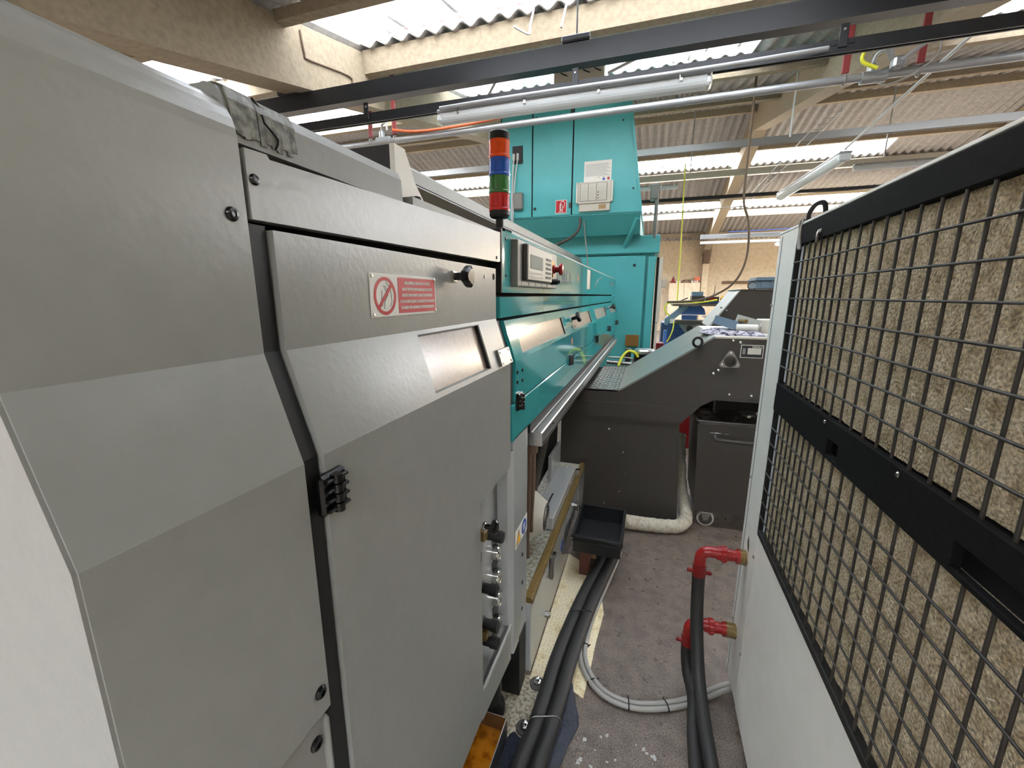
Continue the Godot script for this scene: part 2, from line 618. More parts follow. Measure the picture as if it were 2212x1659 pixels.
# corrugated sheet between two lines across the slope; the waves run down the slope
func sheet(s: SurfaceTool, x0: float, x1: float, z0: float, z1: float, lift := 0.0) -> void:
	var pitch := 0.177
	var n := maxi(2, int(round((x1 - x0) / pitch * 8.0)))
	for i in n:
		var a := lerpf(x0, x1, i / float(n))
		var b := lerpf(x0, x1, (i + 1) / float(n))
		var ya := 0.027 * cos(TAU * a / pitch) + lift
		var yb := 0.027 * cos(TAU * b / pitch) + lift
		var slope := (roof_y(z1) - roof_y(z0)) / (z1 - z0)
		var na := Vector3(0.027 * TAU / pitch * sin(TAU * a / pitch), 1, -slope).normalized()
		var nb := Vector3(0.027 * TAU / pitch * sin(TAU * b / pitch), 1, -slope).normalized()
		if lift == 0.0:
			na = -na
			nb = -nb
		var p := Vector3(a, roof_y(z0) + ya, z0)
		var q := Vector3(b, roof_y(z0) + yb, z0)
		var r := Vector3(b, roof_y(z1) + yb, z1)
		var t := Vector3(a, roof_y(z1) + ya, z1)
		tri(s, p, q, r, na, nb, nb)
		tri(s, p, r, t, na, nb, na)

func build_hall() -> void:
	var s := mb()
	box(s, Vector3(-13.2, -0.2, -19.6), Vector3(22.2, 0, 14.2))
	var fl := solo("floor", "brown-grey pitted concrete workshop floor, wet in places", "floor", s, M.floor_concrete, "", "structure")
	# worn remains of floor paint
	rng.seed = 11
	for k in 60:
		s = mb()
		var c := Vector3(rng.randf_range(-0.16, 0.30), 0, rng.randf_range(-1.22, -0.85))
		var r := rng.randf_range(0.0015, 0.008) * rng.randf_range(0.6, 1.4)
		var pts := []
		for j in 9:
			var w := TAU * j / 9.0
			pts.append(Vector2(c.x + cos(w) * r * rng.randf_range(0.4, 1.5), c.z + sin(w) * r * rng.randf_range(0.4, 1.5)))
		prism(s, pts, "y", 0.0, 0.0006)
		part(fl, "paint_flake", s, M.floor_paint)

	for w in [["wall_back", Vector3(-13.2, 0, -19.6), Vector3(22.2, 4.2, -19.3), "cream painted back wall of the hall"], ["wall_left", Vector3(-13.5, 0, -19.6), Vector3(-13.2, 6, 14.2), "cream painted side wall beyond the bar loader"],
			["wall_right", Vector3(22.2, 0, -19.6), Vector3(22.5, 6, 14.2), "cream painted side wall beyond the filter cabinet"], ["wall_front", Vector3(-13.2, 0, 14.0), Vector3(22.2, 6.2, 14.2), "cream painted wall behind the viewer"]]:
		s = mb()
		box(s, w[1], w[2])
		solo(w[0], w[3], "wall", s, M.wall_cream, "", "structure")

	var roof := thing("ceiling", "pitched roof of corrugated sheets on concrete rafters and purlins", "roof", Vector3(0, 5.4, -11), "", "structure")
	# bands down the slope; skylights fill part of some of them
	var starts := [-13.0, -8.0, -3.0, 2.0, 7.0, 12.0, 17.0]  # the first and last three bays are added to let in more light
	var bays := ["in an added bay, two past the loader", "in the bay past the loader", "in the middle bay", "in the bay past the filter cabinet", "in an added bay, two past the filter cabinet", "in an added bay, three past the filter cabinet", "in an added bay, four past the filter cabinet"]
	var lights := []   # x0, x1, z0, z1, words, dimmed to even the light
	var rows := [[6.0, 5.0, "added overhead behind the viewer, second row", false], [3.4, 2.4, "added overhead behind the viewer, first row", false],  # these two rows are added out of view to light from behind
		[-1.5, -2.4, "added unseen row above the loader just ahead of the viewer", false], [-3.03, -3.98, "nearest row in view above the loader", false], [-5.72, -6.58, "second row in view above the lathe", false], [-12.65, -13.5, "beyond the ridge, third row in view", false], [-13.9, -15.1, "beyond the ridge, added unseen wide glazed strip", true], [-15.45, -16.3, "beyond the ridge, lowest row by the back wall", false], [-16.8, -18.2, "added unseen wide glazed strip next the back wall", true]]  # row just ahead and both glazed strips are added, unseen, for light
	for z in rows:
		for k in 7:
			var x0: float = starts[k] + 0.14
			var x1: float = starts[k] + 4.86
			var ahead_row: bool = z[0] < 0.0
			if ahead_row and z[0] > -7.0:
				x1 = starts[k] + 4.02
				if k == 1: x1 = -4.45
				if k == 3:
					x0 = 3.15
					x1 = 6.3
			elif ahead_row and k == 3:
				x1 = 5.2 if z[0] > -13.0 else 5.85
			if z[3] and k > 0 and k < 4: continue
			if z[0] == -1.5:
				if k != 2: continue
				x0 = -1.7
			lights.append([x0, x1, z[0], z[1], "%s, %s" % [z[2], bays[k]], ahead_row and k > 1 and k < 4 and z[0] > -7.0])
	var cuts := [14.2, 1.0, -11.0, -19.6]
	for e in lights:
		for z in [e[2], e[3]]:
			if not cuts.has(z): cuts.append(z)
	cuts.sort()
	for i in cuts.size() - 1:
		var z1: float = cuts[i]
		var z0: float = cuts[i + 1]
		var xs := [[-13.2, 22.2]]
		var holes := []
		for e in lights:
			if is_equal_approx(e[2], z0) and is_equal_approx(e[3], z1): holes.append(e)
		if holes:
			xs = []
			var x := -13.2
			for e in holes:
				xs.append([x, e[0]])
				x = e[1]
			xs.append([x, 22.2])
		for e in xs:
			s = mb()
			sheet(s, e[0], e[1], z0, z1)
			sheet(s, e[0], e[1], z0, z1, 0.012)
			part(roof, "roof_sheet", s, M.roof_sheet)
	var count := 0
	for e in lights:
		s = mb()
		sheet(s, e[0], e[1], e[2], e[3])
		count += 1
		var w := solo("window_%d" % count, "translucent corrugated skylight, %s" % e[4], "skylight", s, M.skylight_dimmed if e[5] else M.skylight_sheet, "", "structure")
		# moss and leaves lying in the troughs
		var k := 0
		while k < 10 and e[2] < 0.0 and e[0] > -9.0 and e[0] < 5.0:
			k += 1
			var i0 := int(rng.randf_range(e[0] + 0.2, e[1] - 0.2) / 0.177)
			var x := (i0 + 0.5) * 0.177
			var za := rng.randf_range(e[3] + 0.05, e[2] - 0.25)
			var l := rng.randf_range(0.05, 0.34)
			s = mb()
			var hw := rng.randf_range(0.010, 0.022)
			var yy := 0.018 - 0.027
			face(s, [Vector3(x - hw, roof_y(za) + yy, za), Vector3(x, roof_y(za - 0.03) + yy, za - 0.03), Vector3(x + hw, roof_y(za) + yy, za), Vector3(x + hw * 0.7, roof_y(za + l) + yy, za + l), Vector3(x - hw * 0.6, roof_y(za + l) + yy, za + l)], Vector3.DOWN)
			part(w, "leaf_litter", s, M.roof_moss)

	# rafters
	for x in [-13.0, -8.0, -3.0, 2.0, 7.0, 12.0, 17.0, 22.0]:
		s = mb()
		var top := []
		var low := []
		for z in [14.0, 1.0, -11.0, -19.3]:
			top.append(Vector2(z, roof_y(z) - 0.03))
			low.append(Vector2(z, roof_y(z) - (0.50 if z > -19.0 else 0.62)))
		low.reverse()
		prism(s, top + low, "x", x - 0.13, x + 0.13)
		part(roof, "rafter", s, M.concrete)
	# purlins
	for z in [12.2, 9.0, 6.3, 3.9, 1.6, -0.35, -1.42, -3.0, -4.09, -6.69, -8.9, -10.8, -12.5, -13.62, -15.3, -16.42, -18.4]:
		for k in 7:
			var b := [starts[k] + 0.13, starts[k] + 4.87]
			s = mb()
			var y := roof_y(z) - 0.03
			var deep := 0.07 if z == -3.0 else 0.2 if z in [-4.09, -6.69, -13.62, -16.42, -8.9] else 0.13
			prism(s, [Vector2(z - 0.06, y), Vector2(z + 0.06, y), Vector2(z + 0.045, y - deep), Vector2(z - 0.045, y - deep)], "x", b[0], b[1])
			part(roof, "purlin", s, M.concrete)
	# columns on the back wall: cream below, bare concrete haunch above
	for x in [-8.0, -3.0, 2.05, 7.0]:
		s = mb()
		box(s, Vector3(x - 0.12, 0, -19.3), Vector3(x + 0.12, 2.75, -18.95), 0.01)
		var c := solo("wall_column", "cream painted wall column %s" % {-8.0: "far past the loader", -3.0: "hidden past the lathe", 2.05: "beside the tall cupboard", 7.0: "far past the filter cabinet"}[x], "column", s, M.wall_cream, "", "structure")
		s = mb()
		prism(s, [Vector2(-19.3, 2.75), Vector2(-18.92, 2.75), Vector2(-18.5, 3.38), Vector2(-19.3, 3.38)], "x", x - 0.12, x + 0.12)
		part(c, "haunch", s, M.column_dark, "dark bare concrete haunch")
	# long pipe on the back wall
	s = mb()
	tube(s, [Vector3(2.74, 2.02, -19.24), Vector3(6.5, 2.02, -19.24)], 0.05, 8)
	solo("wall_pipe", "brown pipe running level along the cream back wall", "pipe", s, M.cable_brown)

# ------------------------------------------------------------------ overhead services
func strut(s: SurfaceTool, x0: float, x1: float, y0: float, y1: float, z: float, w: float) -> void:
	# open channel section
	prism(s, [Vector2(z + w, y1), Vector2(z + w, y0), Vector2(z + w - 0.012, y0), Vector2(z + w - 0.012, y1 - 0.008), Vector2(z - w + 0.012, y1 - 0.008), Vector2(z - w + 0.012, y0), Vector2(z - w, y0), Vector2(z - w, y1)], "x", x0, x1)

func lamp(called_at: Vector3, length: float, dir: Vector3, label: String, w := 0.055, h := 0.085, lit := 0.0) -> Node3D:
	var t := thing("batten_lamp", label, "lamp", called_at, "batten lamps")
	var y := Vector3.UP
	var x := dir.normalized()
	var z := x.cross(y)
	var b := Basis(x, y, z)
	var s := mb()
	# rounded diffuser
	var prof := []
	for k in 13:
		var a := PI + PI * k / 12.0
		prof.append(Vector2(cos(a) * w, sin(a) * h))
	for i in 12:
		var p: Vector2 = prof[i]
		var q: Vector2 = prof[i + 1]
		var n := b * Vector3(0, (p.y + q.y) / h, (p.x + q.x) / w)
		face(s, [called_at + b * Vector3(-length / 2 + 0.03, p.y, p.x), called_at + b * Vector3(length / 2 - 0.03, p.y, p.x), called_at + b * Vector3(length / 2 - 0.03, q.y, q.x), called_at + b * Vector3(-length / 2 + 0.03, q.y, q.x)], n)
	for e in [-1, 1]:
		var cap := []
		for p in prof: cap.append(called_at + b * Vector3(e * (length / 2 - 0.03), p.y, p.x))
		face(s, cap, x * e)
	part(t, "diffuser", s, M.lamp_lit if lit > 0.0 else M.lamp_white)
	if lit > 0.0:
		var o := OmniLight3D.new()
		o.name = "lamp_glow"
		o.position = Vector3(0, -h - 0.06, 0)
		o.light_color = Color(1.0, 0.93, 0.82)
		o.light_energy = lit
		o.light_size = 0.05
		o.omni_range = 40.0
		o.omni_attenuation = 2.0
		o.shadow_enabled = true
		t.add_child(o)
	for e in [-1, 1]:
		s = mb()
		boxt(s, Transform3D(b, called_at + b * Vector3(e * (length / 2 - 0.02), -h * 0.42, 0)), Vector3(0.045, h * 0.9, w * 1.9), 0.018)
		part(t, "end_cap", s, M.lamp_white)
	s = mb()
	boxt(s, Transform3D(b, called_at + Vector3(0, 0.015, 0)), Vector3(length, 0.03, w * 2.1), 0.01)
	part(t, "tray", s, M.galvanised)
	for k in 4:
		s = mb()
		boxt(s, Transform3D(b, called_at + b * Vector3(length * (k - 1.5) * 0.27, 0.0, w * 1.05)), Vector3(0.02, 0.04, 0.012), 0.003)
		part(t, "clip", s, M.chrome)
	return t

func build_services() -> void:
	var z := -3.3
	var s := mb()
	strut(s, -3.75, 4.6, 3.08, 3.205, z, 0.032)
	box(s, Vector3(-3.75, 3.07, z - 0.045), Vector3(4.6, 3.08, z + 0.045))
	var t := thing("busbar_rail", "black overhead busbar rail, upper of the two dark rails", "rail", Vector3(0, 3.07, z))
	part(t, "track", s, M.rail_black)
	for x in [-3.12, -0.6, 2.02]:
		s = mb()
		box(s, Vector3(x - 0.10, 3.21, z - 0.05), Vector3(x + 0.10, 3.25, z + 0.05), 0.008)
		part(t, "hanger_plate", s, M.rail_black)
		for k in 3:
			s = mb()
			tube(s, [Vector3(x - 0.08 + 0.08 * k, 3.195, z + 0.02), Vector3(x - 0.08 + 0.08 * k, 3.225, z + 0.02)], 0.008, 6)
			part(t, "hook", s, M.chrome)
		s = mb()
		tube(s, [Vector3(x, 3.24, z), Vector3(x, roof_y(z) - 0.03, z)], 0.006, 6)
		part(t, "hanger_rod", s, M.rail_black)
	s = mb()
	strut(s, -3.75, 4.6, 2.905, 2.975, z, 0.022)
	t = thing("strut_rail", "black channel rail carrying the lamp, lower of the two dark rails", "rail", Vector3(0, 2.9, z))
	part(t, "channel", s, M.rail_black)
	for x in [-2.33, -0.6, 0.98, 3.2]:
		s = mb()
		box(s, Vector3(x - 0.022, 2.93, z + 0.022), Vector3(x + 0.022, 3.052, z + 0.03), 0.002)
		box(s, Vector3(x - 0.06, 2.945, z + 0.022), Vector3(x + 0.06, 2.96, z + 0.027), 0.002)
		part(t, "bracket", s, M.rail_black)
		s = mb()
		disc(s, Vector3(x, 3.02, z + 0.03), Vector3(0, 0, 1), 0.008, 0.005, 0.002, 8)
		part(t, "bolt", s, M.steel)
	lamp(Vector3(-0.69, 2.874, z + 0.01), 1.95, Vector3(1, 0, 0), "long white batten lamp under the lower dark rail, before the turquoise cabinet", 0.06, 0.065)
	s = mb()
	tube(s, smooth([Vector3(-1.62, 2.895, z + 0.098), Vector3(-1.0, 2.9, z + 0.098), Vector3(0.2, 2.895, z + 0.098), Vector3(0.9, 2.92, z + 0.06)]), 0.014, 8)
	solo("conduit", "thin grey conduit clipped along the long batten lamp", "conduit", s, M.galvanised)

	# compressed-air pipe
	t = thing("air_pipe", "galvanised air pipe crossing below the roof with valve and drop fittings", "pipe", Vector3(0, 3.15, -4.3))
	s = mb()
	tube(s, [Vector3(-5.0, 3.12, -4.3), Vector3(5.5, 3.165, -4.3)], 0.03, 12)
	part(t, "pipe", s, M.galvanised)
	for x in [-2.88, 1.5]:
		s = mb()
		tube(s, [Vector3(x - 0.06, 3.14, -4.3), Vector3(x + 0.10, 3.14, -4.3)], 0.043, 12)
		tube(s, [Vector3(x, 3.14, -4.3), Vector3(x, 3.23, -4.3)], 0.03, 10)
		part(t, "tee", s, M.galvanised)
		s = mb()
		tube(s, smooth([Vector3(x, 3.22, -4.3), Vector3(x + 0.02, 3.29, -4.28), Vector3(x + 0.09, 3.29, -4.25), Vector3(x + 0.10, 3.22, -4.25)]), 0.012, 8)
		part(t, "loop", s, M.galvanised)
	s = mb()
	box(s, Vector3(1.6, 3.15, -4.28), Vector3(1.68, 3.23, -4.2), 0.015)
	tube(s, [Vector3(1.64, 3.19, -4.2), Vector3(1.76, 3.27, -4.16)], 0.014, 8)
	tube(s, [Vector3(1.60, 3.22, -4.24), Vector3(1.55, 3.29, -4.2)], 0.02, 8)
	part(t, "valve", s, M.galvanised)
	for x in [-3.02, -2.72, 1.33, 1.8]:
		s = mb()
		box(s, Vector3(x - 0.025, 3.19, -4.31), Vector3(x + 0.025, roof_y(-4.3) - 0.1, -4.29), 0.004)
		part(t, "hanger_strap", s, M.pipe_red, "red painted hanger strap")
		s = mb()
		torus(s, Vector3(x, 3.14, -4.3), Vector3(1, 0, 0), 0.036, 0.005, 14)
		part(t, "clamp", s, M.steel)
	s = mb()
	tube(s, smooth([Vector3(-2.72, 3.22, -4.26), Vector3(-2.4, 3.17, -4.25), Vector3(-1.9, 3.17, -4.25), Vector3(-1.4, 3.20, -4.25), Vector3(-0.9, 3.22, -4.25)]), 0.014, 8)
	solo("orange_cable", "orange cable lying along the galvanised air pipe", "cable", s, M.cord_orange)
	s = mb()
	tube(s, smooth([Vector3(1.5, 3.3, -4.22), Vector3(1.42, 3.3, -4.2), Vector3(1.4, 3.22, -4.2), Vector3(1.5, 3.16, -4.2)]), 0.013, 8)
	solo("yellow_air_hose", "short yellow-green hose curling beside the overhead pipe valve", "hose", s, M.cord_yellow)
	s = mb()
	tube(s, smooth([Vector3(1.86, 3.28, -4.2), Vector3(1.84, 3.18, -4.18), Vector3(1.7, 3.07, -4.16), Vector3(1.56, 3.02, -4.15), Vector3(1.48, 3.05, -4.15)]), 0.006, 6)
	solo("drop_cable", "thin grey cable looping below the overhead pipe valve", "cable", s, M.cable_grey)

	# cables on the first purlin
	s = mb()
	tube(s, [Vector3(-2.95, 3.955, -4.0), Vector3(1.8, 3.955, -4.0)], 0.012, 6)
	solo("red_conduit", "thin red conduit along the purlin below the nearest skylight", "conduit", s, M.pipe_red)
	s = mb()
	tube(s, smooth([Vector3(-1.6, 3.94, -3.98), Vector3(-1.5, 3.97, -3.97), Vector3(-1.2, 3.96, -3.97), Vector3(-1.1, 3.90, -3.97), Vector3(-1.12, 3.75, -3.95), Vector3(-1.12, 3.66, -3.9), Vector3(-1.22, 3.68, -3.8)]), 0.009, 6)
	tube(s, smooth([Vector3(-1.2, 3.96, -3.97), Vector3(-0.9, 4.0, -3.97), Vector3(-0.8, 3.93, -3.96), Vector3(-0.82, 3.8, -3.94), Vector3(-0.84, 3.66, -3.9)]), 0.009, 6)
	solo("loose_cable", "loose white cable looped over the purlin above the dark rails", "cable", s, M.cable_white)
	# conduit on the near rafter
	s = mb()
	tube(s, smooth([Vector3(-2.86, 3.62, -3.2), Vector3(-2.86, 3.46, -3.23), Vector3(-2.86, 3.44, -3.28), Vector3(-2.86, 3.54, -3.78), Vector3(-2.86, 3.48, -3.83), Vector3(-2.86, 3.40, -3.84)], 4), 0.008, 6)
	solo("rafter_conduit", "thin brown conduit bent across the side of the concrete rafter", "conduit", s, M.cable_brown)
	s = mb()
	tube(s, [Vector3(-7.9, 3.72, -4.7), Vector3(-3.2, 3.72, -4.7)], 0.014, 6)
	solo("purlin_pipe", "thin rusty pipe along the purlin past the near rafter", "pipe", s, M.cable_brown)
	s = mb()
	lathe(s, [Vector2(0, -0.05), Vector2(0.035, -0.04), Vector2(0.05, 0), Vector2(0.035, 0.04), Vector2(0, 0.05)], Transform3D(Basis(), Vector3(-4.6, 3.72, -4.68)), 12)
	solo("junction_ball", "round steel junction box on the thin rusty pipe", "junction box", s, M.steel)
	# beige electrical box under the roof
	t = thing("electrical_box", "beige open electrical box under the roof behind the dark rails", "electrical box", Vector3(-0.88, 3.66, -5.0))
	s = mb()
	box(s, Vector3(-1.15, 3.66, -5.15), Vector3(-0.61, 4.02, -5.0), 0.01)
	part(t, "housing", s, M.box_beige)
	for k in 4:
		s = mb()
		var x := -1.05 + 0.12 * k
		tube(s, smooth([Vector3(x, 3.98, -4.985), Vector3(x + 0.04, 3.9, -4.98), Vector3(x - 0.02, 3.84, -4.98), Vector3(x + 0.05, 3.8, -4.985)]), 0.006, 6)
		part(t, "wire", s, M.black_rubber)
	s = mb()
	box(s, Vector3(-1.0, 3.71, -5.0), Vector3(-0.82, 3.75, -4.995))
	part(t, "label_strip", s, M.yellow_print)
	# slanting thin tubes past the skylights
	for e in [[Vector3(-1.95, 3.58, -4.9), Vector3(-1.77, 3.88, -4.95), "slanting white tube before the second skylight"], [Vector3(-0.55, 3.68, -4.8), Vector3(0.2, 3.9, -4.75), "slanting white tube beside the beige electrical box"]]:
		s = mb()
		tube(s, [e[0], e[1]], 0.014, 6)
		solo("cable_tube", e[2], "tube", s, M.cable_white)

	# second set of rails further down
	s = mb()
	strut(s, -7.9, 6.8, 3.80, 3.9, -8.0, 0.03)
	solo("cross_rail", "grey channel rail crossing beneath the ridge before the far skylights", "rail", s, M.galvanised)
	s = mb()
	strut(s, -2.0, 6.8, 3.86, 3.97, -10.0, 0.03)
	solo("cross_rail", "pale channel rail below the third skylight row", "rail", s, M.box_beige)
	s = mb()
	strut(s, -2.0, 5.0, 3.44, 3.5, -10.0, 0.03)
	solo("cross_rail", "dark thin rail above the fourth skylight row", "rail", s, M.rail_black)
	for x in [0.62, 3.9]:
		s = mb()
		tube(s, [Vector3(x, 3.97, -10.0), Vector3(x, roof_y(-10.0) - 0.03, -10.0)], 0.012, 6)
		solo("rail_hanger", "thin rod holding the pale channel rail %s" % ("beside the turquoise cabinet" if x < 1 else "past the slanting lamp"), "rod", s, M.galvanised)
	lamp(Vector3(-0.05, 3.74, -9.95), 0.9, Vector3(1, 0, 0), "short white batten lamp beside the turquoise cabinet head", 0.05, 0.07)
	lamp(Vector3(3.75, 3.62, -9.0), 1.3, Vector3(1, 0, 0), "white batten lamp above the far end of the filter cabinet", 0.05, 0.08)
	# lamp that hangs along the aisle and its tube
	lamp(Vector3(2.12, 3.22, -7.75), 2.25, Vector3(-0.06, 0, -1), "white batten lamp slanting down the aisle above the filter cabinet", 0.07, 0.1)
	s = mb()
	tube(s, [Vector3(1.95, 3.22, -4.05), Vector3(2.16, 3.26, -6.6)], 0.013, 8)
	solo("lamp_conduit", "thin pale conduit leading to the slanting batten lamp", "conduit", s, M.cable_white)
	# cable ladder
	t = thing("cable_ladder", "wire cable ladder hanging along the aisle under the ridge", "cable ladder", Vector3(1.7, 3.6, -8))
	var a := Vector3(1.86, 3.62, -6.4)
	var b := Vector3(1.95, 3.66, -12.5)
	for e in [0.0, 0.14]:
		s = mb()
		tube(s, [a + Vector3(e, 0, 0), b + Vector3(e, 0, 0)], 0.006, 6)
		part(t, "side_wire", s, M.galvanised)
	for k in 34:
		s = mb()
		var p := a.lerp(b, k / 33.0)
		tube(s, [p + Vector3(0, 0.05, 0), p, p + Vector3(0.14, 0, 0), p + Vector3(0.14, 0.05, 0)], 0.005, 5)
		part(t, "rung", s, M.galvanised)
	s = mb()
	tube(s, [Vector3(1.62, 3.55, -6.9), Vector3(1.62, roof_y(-6.9) - 0.05, -6.9)], 0.012, 6)
	solo("ladder_rod", "thin white rod hanging beside the wire cable ladder", "rod", s, M.cable_white)
	# white trunking by the back wall
	s = mb()
	box(s, Vector3(1.29, 3.12, -14.05), Vector3(6.2, 3.24, -13.95), 0.006)
	solo("trunking", "grey cable trunking hanging near the cream back wall, upper length", "trunking", s, M.galvanised)
	s = mb()
	box(s, Vector3(1.30, 2.98, -14.04), Vector3(6.2, 3.05, -13.96), 0.006)
	solo("trunking", "white cable trunking hanging near the cream back wall, lower length", "trunking", s, M.lamp_white)
	lamp(Vector3(3.75, 2.95, -14.0), 1.0, Vector3(1, 0, 0), "small lit batten lamp under the trunking by the back wall", 0.05, 0.08, 4.5)
	lamp(Vector3(5.4, 2.95, -14.0), 1.0, Vector3(1, 0, 0), "added lit batten lamp, hidden, at the far end of the trunking by the back wall", 0.05, 0.08, 4.5)  # extra lamp, out of sight, added to brighten the back wall
	s = mb()
	tube(s, [Vector3(2.0, 3.28, -13.9), Vector3(5.5, 3.34, -13.9)], 0.011, 6)
	solo("blue_hose", "blue air hose lying along the upper trunking", "hose", s, M.blue_print)
	s = mb()
	tube(s, [Vector3(-0.5, 3.52, -12.0), Vector3(2.0, 3.62, -12.0)], 0.014, 6)
	solo("line_cable", "thin white line strung above the turquoise lathe", "cable", s, M.cable_white)
	s = mb()
	tube(s, smooth([Vector3(1.16, 2.95, -7.0), Vector3(1.18, 2.75, -7.0), Vector3(1.26, 2.52, -7.0), Vector3(1.29, 2.20, -7.0), Vector3(1.27, 1.95, -7.0), Vector3(1.18, 1.72, -7.0), Vector3(1.01, 1.56, -7.0), Vector3(0.71, 1.43, -7.0), Vector3(0.25, 1.40, -7.0)]), 0.016, 8)
	tube(s, [Vector3(1.16, 2.95, -7.0), Vector3(1.16, roof_y(-7.0) - 0.05, -7.0)], 0.016, 8)
	solo("hanging_cable", "brown cable hanging in a long curve before the back wall", "cable", s, M.cable_brown)
	s = mb()
	tube(s, [Vector3(0.46, 3.9, -9.0), Vector3(0.49, 2.71, -9.0), Vector3(0.50, 2.19, -9.0), Vector3(0.51, 1.4, -9.0)], 0.012, 8)
	solo("hanging_rope", "yellow rope hanging straight down before the cream wall", "rope", s, M.cord_yellow)

# ------------------------------------------------------------------ grey end unit of the bar loader
func slope_x(y: float) -> float: return XL + (y - Y2) * (XU - XL) / (Y1 - Y2)

# slab on the sloping face between two heights and two depths
func slope_slab(s: SurfaceTool, y0: float, y1: float, z0: float, z1: float, thick := 0.02, sink := 0.0) -> void:
	prism(s, [Vector2(slope_x(y0) - sink, y0), Vector2(slope_x(y1) - sink, y1), Vector2(slope_x(y1) - sink - thick, y1), Vector2(slope_x(y0) - sink - thick, y0)], "z", z0, z1)

func star_knob(parent: Node3D, p: Vector3, d: Vector3, r: float, reach: float) -> void:
	# threaded collar, stem and a lobed head
	var s := mb()
	disc(s, p, d, r * 0.55, 0.008, 0.002, 6)
	var o := part(parent, "knob_stud", s, M.chrome, "chrome stud")
	s = mb()
	var t := along(p, d)
	lathe(s, [Vector2(r * 0.32, 0.006), Vector2(r * 0.34, reach * 0.6), Vector2(r * 0.5, reach * 0.62)], t, 14)
	var n := 30
	var ring := []
	for k in n:
		var a := TAU * k / n
		ring.append(Vector2(cos(a), sin(a)) * r * (0.86 + 0.14 * cos(3.0 * a)))
	for layer in [[reach * 0.6, 0.88, reach * 0.68, 1.0], [reach * 0.68, 1.0, reach * 0.88, 1.0], [reach * 0.88, 1.0, reach * 0.98, 0.72]]:
		for k in n:
			var a: Vector2 = ring[k]
			var b: Vector2 = ring[(k + 1) % n]
			face(s, [t * Vector3(a.x * layer[1], layer[0], a.y * layer[1]), t * Vector3(b.x * layer[1], layer[0], b.y * layer[1]), t * Vector3(b.x * layer[3], layer[2], b.y * layer[3]), t * Vector3(a.x * layer[3], layer[2], a.y * layer[3])], t.basis * Vector3(a.x, 0.02 * (layer[3] - layer[1]) / -0.28, a.y))
	var top := []
	var bot := []
	for a in ring:
		top.append(t * Vector3(a.x * 0.72, reach * 0.98, a.y * 0.72))
		bot.append(t * Vector3(a.x * 0.88, reach * 0.6, a.y * 0.88))
	face(s, top, d)
	face(s, bot, -d)
	part(o, "knob_head", s, M.black_gloss)

func ribbed_hinge(parent: Node3D, c: Vector3, along_z: float, high: float, out: float) -> void:
	# black plastic hinge: two leaves and rounded knuckles
	var s := mb()
	box(s, c + Vector3(-0.004, -high / 2, -along_z / 2), c + Vector3(out * 0.45, high / 2, along_z / 2), 0.004)
	var o := part(parent, "hinge", s, M.black_gloss)
	s = mb()
	for k in 4:
		var y := c.y + high * (0.36 - 0.24 * k)
		tube(s, [Vector3(c.x + out * 0.62, y - high * 0.10, c.z), Vector3(c.x + out * 0.62, y + high * 0.10, c.z)], out * 0.38, 10)
		box(s, Vector3(c.x, y - high * 0.045, c.z - along_z * 0.42), Vector3(c.x + out * 0.8, y + high * 0.045, c.z + along_z * 0.42), 0.003)
	part(o, "knuckles", s, M.black_gloss)

func screw(parent: Node3D, p: Vector3, d: Vector3, r := 0.009, m: Material = null) -> void:
	var s := mb()
	lathe(s, [Vector2(0.0, 0.003), Vector2(r * 0.38, 0.003), Vector2(r * 0.4, r * 0.55), Vector2(r * 0.75, r * 0.5), Vector2(r, r * 0.18), Vector2(r, -0.002)], along(p, d), 14)
	part(parent, "screw", s, m if m else M.black_gloss)

